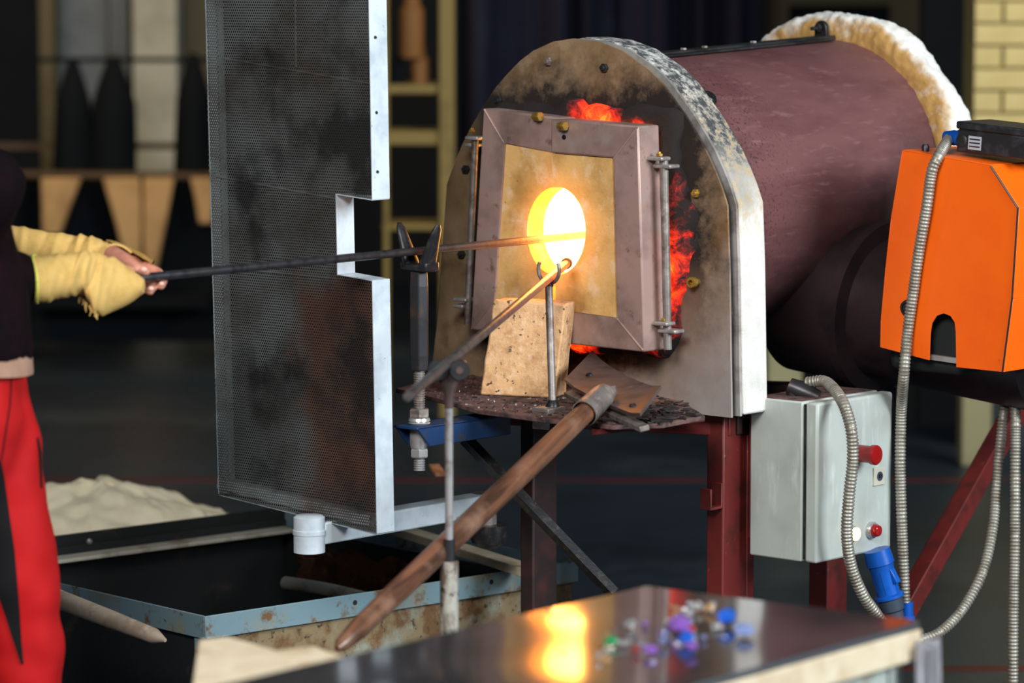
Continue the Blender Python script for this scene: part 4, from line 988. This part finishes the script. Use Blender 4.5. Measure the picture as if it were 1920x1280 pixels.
# ------------------------------------------------------------------ the person holding the blowpipe
PC = V((-1.07, 6.60, 0))
per = thing('person', 'person in dark top, red trousers and yellow sleeve gloves holding the blowpipe', 'person', PC)
def capsule(bm, a, b, ra, rb, n=7, seg=14):
    a, b = V(a), V(b); t = (b - a).normalized(); s, u_ = frame_of(t); L = (b - a).length; R = []
    prof = [(-ra * math.cos(x), ra * math.sin(x)) for x in [math.pi / 2 * k / 4 for k in range(5)]] + [(L * k / n, ra + (rb - ra) * k / n) for k in range(1, n)] + [(L + rb * math.sin(x), rb * math.cos(x)) for x in [math.pi / 2 * k / 4 for k in range(5)]]
    for q, r_ in prof: R.append([bm.verts.new(a + t * q + (s * math.cos(2 * math.pi * k / seg) + u_ * math.sin(2 * math.pi * k / seg)) * max(r_, .0003)) for k in range(seg)])
    for i in range(len(R) - 1):
        for k in range(seg): bm.faces.new((R[i][k], R[i][(k + 1) % seg], R[i + 1][(k + 1) % seg], R[i + 1][k]))
    bm.faces.new(R[0]); bm.faces.new(R[-1])
def chain(bm, pts):
    for (a, ra), (b, rb) in zip(pts, pts[1:]): capsule(bm, a, b, ra, rb)
def ellip(bm, c, ax, seg=20):
    g = bmesh.ops.create_uvsphere(bm, u_segments=seg, v_segments=seg // 2, radius=1)
    for v in g['verts']: v.co = V(c) + ax[0] * v.co.x + ax[1] * v.co.y + ax[2] * v.co.z
def remesh(o, vox, smooth=4):
    r_ = o.modifiers.new('remesh', 'REMESH'); r_.mode = 'VOXEL'; r_.voxel_size = vox; r_.use_smooth_shade = True
    s = o.modifiers.new('smooth', 'SMOOTH'); s.iterations = smooth; s.factor = .5
    return o
def bake(o):
    dg = bpy.context.evaluated_depsgraph_get(); ev = o.evaluated_get(dg); me = bpy.data.meshes.new_from_object(ev); me.materials.clear(); me.materials.append(o.data.materials[0])
    o.modifiers.clear(); o.data = me
    for pgn in me.polygons: pgn.use_smooth = True
    return o
SHR = PC + F * .185 - D * .05 + UP * 1.46; SHL = PC - F * .185 - D * .05 + UP * 1.46
ELR = P(-95, 508, 6.47); WRR = P(100, 520, 6.71); HDR = P(205, 535, 6.80)
ELL = P(-40, 458, 6.99); WRL = P(178, 476, 6.96); HDL = P(236, 492, 6.925)
bm = BM()
HC = PC - D * .03 + UP * 1.685
ellip(bm, HC + UP * .01, (D * .098, F * .076, UP * .115)); ellip(bm, HC + D * .045 - UP * .06, (D * .05, F * .05, UP * .055))
ellip(bm, HC + D * .095 - UP * .012, (D * .022, F * .013, UP * .026)); ellip(bm, HC + D * .083 - UP * .058, (D * .012, F * .026, UP * .008))
for s in (-1, 1): ellip(bm, HC + F * s * .078 - D * .008 - UP * .01, (D * .02, F * .008, UP * .032))
capsule(bm, PC - D * .045 + UP * 1.45, HC - UP * .05 - D * .02, .058, .055)
ellip(bm, PC - D * .035 + UP * 1.30, (D * .11, F * .165, UP * .20)); ellip(bm, PC + UP * 1.06, (D * .095, F * .13, UP * .12))
chain(bm, [(SHR, .055), (ELR, .036), (WRR, .028)]); chain(bm, [(SHL, .055), (ELL, .040), (P(60, 466, 6.985), .030), (WRL, .026)])
for hp, kn_, an_ in ((P(-14, 760, 6.6), P(24, 1060, 6.6), V((P(42, 1480, 6.6).x, 6.6, .09))), (V((-1.145, 6.715, .92)), V((-1.135, 6.758, .5)), V((-1.13, 6.76, .09)))):
    chain(bm, [(hp, .052), (kn_, .045), (an_, .036)])
    capsule(bm, an_ - UP * .04, an_ - UP * .045 + D * .12, .036, .030)
# left hand: palm on the far side of the pipe, thumb along the top, fingers curling under
def pq(x, y, Y): return P(x, y, Y)
chain(bm, [(WRL, .029), (P(212, 486, 6.945), .025), (P(240, 499, 6.945), .021)])
ellip(bm, P(240, 500, 6.945), (D * .038, F * .015, UP * .024))
chain(bm, [(P(212, 478, 6.915), .019), (P(236, 487, 6.875), .0135), (P(256, 502, 6.850), .0112), (P(274, 509, 6.845), .0092)])
for pts in ([(266, 503, 6.95, .0105), (283, 516, 6.945, .0105), (288, 532, 6.905, .0098), (281, 546, 6.868, .0088)],
            [(274, 499, 6.955, .0105), (297, 511, 6.955, .0100), (307, 524, 6.925, .0092), (302, 536, 6.885, .0084)],
            [(253, 506, 6.94, .0105), (265, 524, 6.935, .0105), (266, 540, 6.895, .0098), (261, 547, 6.862, .0088)],
            [(240, 505, 6.93, .010), (248, 525, 6.92, .009), (250, 540, 6.885, .0085), (246, 546, 6.858, .008)]):
    chain(bm, [(P(x, y, Y), r_) for x, y, Y, r_ in pts])
# right hand: a fist around the pipe, mostly inside the glove
ellip(bm, P(215, 535, 6.79), (D * .045, F * .020, UP * .036))
chain(bm, [(WRR, .028), (P(165, 528, 6.76), .028), (P(205, 535, 6.79), .026)])
for (x, dy) in ((252, -2), (238, 4), (220, 8), (203, 12)):
    chain(bm, [(P(x - 6, 520 + dy * .3, 6.815), .010), (P(x - 1, 538 + dy, 6.815), .010), (P(x + 6, 548 + dy * .6, 6.84), .0095), (P(x + 8, 535, 6.865), .0085)])
chain(bm, [(P(205, 515, 6.80), .015), (P(228, 505, 6.82), .0115), (P(246, 508, 6.83), .0095)])
body = remesh(obj('body', bm, 'skin', per), .0035, 3)
# face and hair (the head is above the frame)
for s in (-1, 1):
    ellip(bm := BM(), HC + D * .083 + F * s * .031 + UP * .012, (D * .013, F * .013, UP * .011)); e_ = obj('eye', bm, 'eye_white', per)
    ellip(bm := BM(), HC + D * .092 + F * s * .031 + UP * .012, (D * .0055, F * .0055, UP * .0055)); obj('pupil', bm, 'eye_dark', e_)
ellip(bm := BM(), HC + UP * .035 - D * .022, (D * .097, F * .087, UP * .105)); obj('hair', bm, 'hair', per)
# nails on the visible thumb and fingertips
for (x, y, Y, w_) in ((270, 505, 6.835, .006), (283, 541, 6.857, .0055), (303, 532, 6.875, .005)):
    c = P(x, y, Y); ellip(bm := BM(), c, (V((w_, 0, 0)), V((0, .0018, 0)), V((0, 0, w_ * .8)))); obj('nail', bm, 'nail', per)
# trousers
def ringw(c, a, b, n=28, wob=0, ph=0): return [V(c) + D * math.cos(t) * a * (1 + wob * math.sin(3 * t + ph)) + F * math.sin(t) * b * (1 + wob * math.cos(2 * t + ph * 1.7)) for t in [2 * math.pi * k / n for k in range(n)]]
bm = BM()
R = []
for (y, cx, hw) in ((660, -52, 80), (700, -40, 86), (760, -22, 84), (830, -4, 80), (900, 4, 80), (950, 10, 78), (1000, 18, 80), (1050, 26, 82), (1090, 32, 84), (1120, 36, 80), (1150, 36, 75), (1190, 40, 78), (1240, 45, 78), (1290, 47, 75), (1400, 44, 72), (1480, 42, 72)):
    c = P(cx, y, 6.60); R.append(ringw(c, hw / 1000, hw / 1000, wob=.035, ph=y * .021))
lastc = P(42, 1480, 6.6)
for z in (.28, .17, .09): R.append(ringw((lastc.x, 6.6, z), .080, .078, wob=.05, ph=z * 30))
loft(bm, R)
R = []
for z, cx, r_ in ((1.08, -1.14, .09), (.9, -1.15, .092), (.7, -1.14, .085), (.5, -1.13, .082), (.3, -1.13, .078), (.09, -1.13, .078)): R.append(ringw((cx, 6.74 + (.02 if z < .9 else -.03), z), r_, r_, wob=.03, ph=z * 20))
loft(bm, R)
R = [ringw(PC + UP * z, a, b) for z, a, b in ((.88, .10, .14), (.95, .125, .168), (1.02, .13, .172), (1.12, .125, .165))]
loft(bm, R)
tro = obj('trousers', bm, 'trousers_red', per); remesh(tro, .009, 5)
tx4 = bpy.data.textures.new('folds', 'CLOUDS'); tx4.noise_scale = .11; tx4.noise_depth = 1
dm = tro.modifiers.new('folds', 'DISPLACE'); dm.texture = tx4; dm.strength = .022
bake(tro)
dg = bpy.context.evaluated_depsgraph_get()
tb = BVHTree.FromPolygons([v.co + PC for v in tro.data.vertices], [p_.vertices[:] for p_ in tro.data.polygons])
def hit(bv, x, y, fallY=6.6):
    d = ray(x, y).normalized(); h = bv.ray_cast(CAM, d)
    return h[0] - d * .003 if h[0] is not None else P(x, y, fallY)
def patch(name, bv, rows, m, nx=5):
    R = [[hit(bv, xl + (xr - xl) * k / nx, y) for k in range(nx + 1)] for y, xl, xr in rows]
    return obj(name, loft(BM(), R, closed=False), m, per, ang=80)
def lerp_rows(keys, step):
    out = []
    for (y0, a0, b0), (y1, a1, b1) in zip(keys, keys[1:]):
        n = max(1, int((y1 - y0) / step))
        for k in range(n): t = k / n; out.append((y0 + (y1 - y0) * t, a0 + (a1 - a0) * t, b0 + (b1 - b0) * t))
    return out + [keys[-1]]
patch('side_panel', tb, lerp_rows([(862, -6, 2), (900, -14, 9), (960, -16, 17), (1030, -14, 27), (1110, -6, 34), (1150, 8, 37), (1200, 24, 40), (1245, 39, 44)], 12), 'cloth_black')
patch('zip_pocket', tb, lerp_rows([(820, 69, 73), (850, 73, 78), (915, 76, 80)], 10), 'cloth_black', 2)
patch('side_seam', tb, lerp_rows([(690, 22, 24), (760, 18, 20), (862, 2, 4)], 12), 'cloth_black', 2)
# shirt hem and button
R = []
for j, (zz, k) in enumerate(((1.18, .985), (1.15, 1.0), (1.13, 1.01), (1.112, 1.015))):
    R.append([q + UP * (-.014 * math.sin(t_ * 2 * math.pi / 40 + .6) * (j > 1)) for t_, q in enumerate(ringw(PC + UP * zz + D * .008, .140 * k, .178 * k, 40))])
bm = loft(BM(), R, cap0=False, cap1=False); bmesh.ops.solidify(bm, geom=bm.faces[:], thickness=.003); sht = obj('shirt_hem', bm, 'shirt_pink', per)
ellip(bm := BM(), P(47, 687, 6.60), (V((.006, 0, 0)), V((0, .004, 0)), V((0, 0, .004)))); obj('button', bm, 'fibre', sht)
# dark top: torso with both sleeves
bm = BM()
R = [ringw(PC + UP * z + D * dx, a, b) for z, dx, a, b in ((1.128, .005, .143, .182), (1.17, .005, .146, .184), (1.22, 0, .143, .180), (1.30, -.02, .140, .182), (1.40, -.04, .134, .184), (1.46, -.05, .118, .178), (1.51, -.055, .095, .14), (1.55, -.05, .074, .08))]
loft(bm, R)
chain(bm, [(SHR, .074), (ELR, .066), (P(-10, 514, 6.58), .060), (P(36, 519, 6.645), .047), (P(64, 522, 6.676), .039), (P(82, 523, 6.695), .028)])
chain(bm, [(SHL, .074), (ELL, .058), (P(-14, 460, 6.985), .05)])
jk = obj('jacket', bm, 'jacket', per); remesh(jk, .008, 5)
dm = jk.modifiers.new('folds', 'DISPLACE'); dm.texture = tx4; dm.strength = .016
# shoes
for c in (V((P(42, 1480, 6.6).x, 6.6, 0)), V((-1.13, 6.76, 0))):
    R = []
    for t, w_, h in ((-.07, .035, .07), (-.04, .045, .09), (.02, .045, .085), (.09, .048, .06), (.15, .046, .045), (.18, .03, .03)):
        R.append([c + D * t + F * w_ * math.cos(a) + UP * (h * max(0, math.sin(a)) + .002) for a in [2 * math.pi * k / 16 for k in range(16)]])
    obj('shoe', loft(BM(), R), 'shoe', per)
# knitted sleeve gloves, traced top and bottom edges
def glove_rings(keys, dep, n=30, fold=None, step=4):
    rows = []
    for (x0, t0, b0, Y0), (x1, t1, b1, Y1) in zip(keys, keys[1:]):
        m = max(1, int(abs(x1 - x0) / step))
        for k in range(m): q = k / m; rows.append(tuple(u_ + (v_ - u_) * q for u_, v_ in zip((x0, t0, b0, Y0), (x1, t1, b1, Y1))))
    rows.append(keys[-1]); return rows
def smoothkeys(keys, n=46):
    pts = spline([V((k[0], k[1], k[2])) for k in keys], 4); ys = [k[3] for k in keys]; out = []
    for p_ in pts:
        for i in range(len(keys) - 1):
            if keys[i][0] <= p_.x <= keys[i + 1][0] or i == len(keys) - 2:
                t = max(0, min(1, (p_.x - keys[i][0]) / (keys[i + 1][0] - keys[i][0]))); out.append((p_.x, p_.y, p_.z, ys[i] + (ys[i + 1] - ys[i]) * t)); break
    return out
def glove(name, keys, depth, skew, fold_amp, fold_c, m='glove_knit', n=40, cap1=True, open_from=None):
    R = []
    for (x, t, b, Y) in smoothkeys(keys):
        cy = (t + b) / 2; hh_ = (b - t) / 2; ring = []
        for k in range(n):
            a = 2 * math.pi * k / n
            sx = skew(x, math.sin(a))
            f_ = fold_amp * sum(math.exp(-((x + 6 * math.sin(a * 1.0 + c * .3) - c - 10 * math.sin(a)) / w_) ** 2) * h for c, w_, h in fold_c)
            p_ = P(x + sx, cy - hh_ * math.sin(a), Y)
            d_ = depth(x) + f_
            ring.append(p_ + V((0, -math.cos(a) * d_, 0)) + V((0, 0, f_ * math.sin(a))))
        R.append(ring)
    return loft(BM(), R, cap0=False, cap1=cap1)
# near (right hand) glove
kn = [(66, 479, 566, 6.665), (84, 479, 566, 6.68), (104, 477, 562, 6.695), (128, 475, 554, 6.71), (150, 473.5, 550, 6.73), (166, 473, 561, 6.745), (180, 474, 588, 6.76), (196, 477, 590, 6.775), (212, 483, 584, 6.79), (230, 493, 576, 6.80), (248, 506, 566, 6.81), (262, 517, 555, 6.82), (271, 524, 548, 6.825)]
fc = [(140, 4, .5), (152, 4, .9), (163, 4, -.8), (170, 3.5, 1.1), (177, 3.0, -1.1), (184, 4, .9), (193, 4, -.6), (203, 5, .5), (100, 6, .4), (116, 5, -.3), (126, 5, .35)]
gb = glove('glove', kn, lambda x: .046 + .012 * max(0, 1 - (x - 66) / 60) if x < 200 else .046 - (x - 200) / 72 * .022, lambda x, s: (12 * (1 - s * s) - 4 * s) * max(0, 1 - (x - 66) / 40), .0070, fc)
gl = obj('glove', gb, 'glove_knit', per, ang=180, label='yellow knitted glove on the near hand')
sb2 = gl.modifiers.new('s', 'SUBSURF'); sb2.levels = 1; sb2.render_levels = 2
# pale yellow hem at the cuff
hem = []
for k in range(41):
    a = 2 * math.pi * k / 40; s = math.sin(a); hem.append(P(66 + 12 * (1 - s * s) - 4 * s, 522.5 - 43.5 * s, 6.665) + V((0, -math.cos(a) * .0595, 0)))
obj('hem', sweep(BM(), hem, .0034, 8, cap=False), 'glove_hem', gl)
# frayed edge hanging below the near glove
for i in range(16):
    x0 = 150 + i * 1.9; y0 = 556 + i * 1.9; q0 = P(x0, y0, 6.745 + random.uniform(-.01, .02)); L = random.uniform(.008, .020)
    sweep(bm := BM(), [q0, q0 + V((random.uniform(-.003, .007), random.uniform(-.003, .003), -L * .5)), q0 + V((random.uniform(-.002, .010), 0, -L))], [.0022, .0020, .0008], 6); obj('fray', bm, 'glove_knit', gl)
# far (left hand) glove: full sleeve to the wrist, then a flap over the back of the hand
kf = [(20, 422, 496, 6.99), (46, 427, 500, 6.985), (80, 432, 503, 6.98), (110, 437, 505, 6.975), (140, 441, 506, 6.97), (158, 441, 506, 6.967), (176, 445, 508, 6.963), (192, 449, 510, 6.958), (204, 454, 512, 6.953)]
fc2 = [(40, 6, .5), (75, 5, -.35), (108, 6, .4), (132, 5, -.5), (146, 4, .9), (153, 3.5, -.9), (166, 5, .7), (180, 4, -.5)]
gf = obj('glove', glove('glove', kf, lambda x: .040, lambda x, s: 0, .0065, fc2, cap1=False), 'glove_knit', per, ang=180, label='yellow knitted glove on the far hand')
gf.modifiers.new('s', 'SUBSURF').render_levels = 2
sd3 = gf.modifiers.new('t', 'SOLIDIFY'); sd3.thickness = .0025
R = []
for i in range(13):
    t = i / 12; x = 200 + 86 * t; top = 449 + 37 * t ** 1.5; bot = 520 - 4 * t; yf = 6.955 + .005 * t; row = []
    for k in range(15):
        a = math.pi * (.40 - .20 * t) + (math.pi * (1.0 + .15 * t)) * k / 14   # from just over the top round the far side to below
        cy = (top + bot) / 2; hh_ = (bot - top) / 2
        row.append(P(x + (2.5 * math.sin(k * 1.1) if i == 12 else 0), cy - hh_ * math.sin(a), yf) + V((0, -math.cos(a) * (.038 - .012 * t), 0)))
    R.append(row)
bm = loft(BM(), R, closed=False); bmesh.ops.solidify(bm, geom=bm.faces[:], thickness=-.0025)
obj('hand_flap', bm, 'glove_knit', gf, ang=80)
edge_ = [P(200, 468, 6.914)] + [P(x, y, Y) for x, y, Y in ((203, 462, 6.916), (210, 459.5, 6.92), (222, 460, 6.928), (234, 465, 6.936), (246, 474, 6.94))]
ed = spline(edge_, .003); ed = [q + V((0, 0, .0016 * (i % 2))) for i, q in enumerate(ed)]
obj('thumb_hem', sweep(BM(), ed, .0026, 6), 'glove_hem' if False else 'glove_knit', gf)
# ------------------------------------------------------------------ marver table
TZ = .82
t0_ = Zp(1212, 1096, TZ); t1_ = Zp(1725, 1163, TZ)
g1_ = V(((t1_ - t0_).x, (t1_ - t0_).y, 0)).normalized(); g2_ = V((-g1_.y, g1_.x, 0)) * -1
TW = (t1_ - t0_).length; TL = 1.15
def gq(a, b, z=TZ): return V((t0_.x, t0_.y, z)) + g1_ * a + g2_ * b
mt = thing('marver_table', 'polished dark steel table on pale wooden frame in the foreground', 'table', gq(TW / 2, TL / 2, 0))
NXX = 40; wy = Zp(1060, 1155, TZ).y
def wave(p_): return V((p_.x, p_.y, TZ - .0011 + .0010 * math.cos(2 * math.pi * (p_.y - wy + .05 * math.sin(4 * p_.x)) / .52) * (.7 + .3 * math.cos(3 * p_.x - .3))))
R = [[wave(gq(TW * i / NXX, TL * j / 90)) for i in range(NXX + 1)] for j in range(91)]
bm = loft(BM(), R, closed=False); bmesh.ops.recalc_face_normals(bm, faces=bm.faces)
obj('steel_top', bm, 'table_steel', mt, ang=90)
def gbox(name, a0, a1, b0, b1, z0, z1, m, bev=.002):
    return obj(name, box(BM(), gq((a0 + a1) / 2, (b0 + b1) / 2, (z0 + z1) / 2), g1_ * (a1 - a0) / 2, g2_ * (b1 - b0) / 2, UP * (z1 - z0) / 2), m, mt, bevel=bev)
gbox('steel_plate', 0, TW, 0, TL, TZ - .014, TZ - .0025, 'table_edge')
gbox('wood_rail', TW - .03, TW + .002, -.002, TL, TZ - .062, TZ - .0145, 'pale_wood'); gbox('wood_rail', -.002, .03, -.002, TL, TZ - .062, TZ - .0145, 'pale_wood')
gbox('wood_rail', .03, TW - .03, -.002, .03, TZ - .062, TZ - .0145, 'pale_wood'); gbox('wood_rail', .03, TW - .03, TL - .03, TL, TZ - .062, TZ - .0145, 'pale_wood')
for (a, b) in ((.02, .02), (TW - .055, .02), (.02, TL - .06), (TW - .055, TL - .06)): gbox('leg', a, a + .035, b, b + .035, 0, TZ - .0625, 'table_frame')
gbox('frame_rail', TW - .05, TW - .025, .055, TL - .06, TZ - .105, TZ - .063, 'table_frame'); gbox('frame_rail', .02, .045, .055, TL - .06, TZ - .105, TZ - .063, 'table_frame')
# rag over the corner
R = []
for j in range(9):
    t = j / 8; R.append([gq(TW + .012 + .012 * math.sin(i * 1.1 + t * 2) + .010 * t, -.03 + .062 * i / 14 * (1 + .2 * t), TZ - .030 - .40 * t + .004 * math.sin(i * 2)) for i in range(15)])
bm = loft(BM(), R, closed=False); bmesh.ops.solidify(bm, geom=bm.faces[:], thickness=.005)
tag(obj('rag', bm, 'rag', ang=80), 'grey white rag hanging from the right corner of the steel table', 'rag')
# paper scrap at lower left corner of the table
lw = Zp(560, 1252, .74)
bm = BM(); prism(bm, [Zp(x, y, .72) for x, y in ((372, 1232), (430, 1226), (520, 1252), (590, 1244), (700, 1285), (760, 1330), (360, 1330))], UP * .03)
tag(obj('rough_board', bm, 'pale_wood', bevel=.004), 'pale rough board end in the bottom left foreground', 'board')
bs = thing('board_trestle', 'dark stool under the pale board end at the bottom edge', 'stool', Zp(520, 1300, .0) * 1.0)
cc_ = Zp(540, 1300, .72); bs.location = (cc_.x, cc_.y, 0); ORG['board_trestle'] = V((cc_.x, cc_.y, 0))
obj('seat', box(BM(), (cc_.x, cc_.y + .03, .70), (.13, 0, 0), (0, .06, 0), (0, 0, .0195)), 'trough_black', bs)
for (x, y) in ((-.11, -.02), (.11, -.02), (-.11, .08), (.11, .08)): obj('leg', sweep(BM(), [(cc_.x + x, cc_.y + y, 0), (cc_.x + x * .9, cc_.y + y, .681)], .012, 8), 'trough_black', bs)
# glass nuggets, each its own thing
gems = [(1362, 1172, .020, 'blue', 'large cobalt blue glass nugget at the right of the pile'),
 (1272, 1186, .020, 'purple', 'large violet glass nugget in the middle of the pile'),
 (1286, 1206, .017, 'blue', 'deep blue glass nugget in front of the large violet one'),
 (1396, 1192, .015, 'paleblue', 'pale blue glass nugget nearest the right wooden edge'),
 (1254, 1178, .013, 'clear', 'clear bright glass nugget left of the large violet one'),
 (1183, 1180, .013, 'clear', 'clear glass nugget alone between the green chip and the pile'),
 (1146, 1208, .012, 'green', 'flat green glass chip near the fire reflection'),
 (1218, 1226, .013, 'purple', 'small violet glass nugget at the front of the pile'),
 (1296, 1222, .011, 'purple', 'violet glass chip in front of the deep blue nugget'),
 (1192, 1224, .009, 'red', 'small red orange glass bead at the front edge of the pile'),
 (1296, 1186, .011, 'red', 'red glass chip behind the large violet nugget'),
 (1331, 1148, .013, 'amber', 'amber glass lump at the back of the pile'),
 (1310, 1146, .011, 'clear', 'clear glass lump left of the amber lump at the back'),
 (1345, 1180, .012, 'clear', 'clear glass chip touching the large cobalt blue nugget'),
 (1242, 1210, .010, 'paleblue', 'pale blue glass chip between the two front violet pieces')]
def gemobj(x, y, r_, c, lab, grp=None):
    o = obj('glass_nugget', nug(BM(), Zp(x, y, TZ + .0005), r_), 'gem_' + c, smooth=False, org=Zp(x, y, TZ)); tag(o, lab, 'glass', grp)
for g_ in gems: gemobj(*g_)
for i in range(48):
    k = i % 3
    if k == 0: x, y = random.gauss(1290, 26), random.gauss(1146, 6); c = random.choice(('amber', 'clear', 'white'))
    elif k == 1: x, y = random.gauss(1140, 40), random.gauss(1200, 14); c = random.choice(('clear', 'amber', 'white'))
    else: x, y = random.gauss(1270, 50), random.gauss(1195, 17); c = random.choice(('clear', 'blue', 'purple', 'paleblue', 'white'))
    gemobj(x, y, random.uniform(.0035, .0075), c, 'tiny ' + {'amber': 'amber', 'clear': 'clear', 'white': 'whitish', 'blue': 'blue', 'purple': 'violet', 'paleblue': 'pale blue'}[c] + (' glass chip scattered at the back of the pile' if k == 0 else ' glass chip scattered near the fire reflection' if k == 1 else ' glass chip scattered among the large nuggets'), 'tiny glass chips on the steel table')
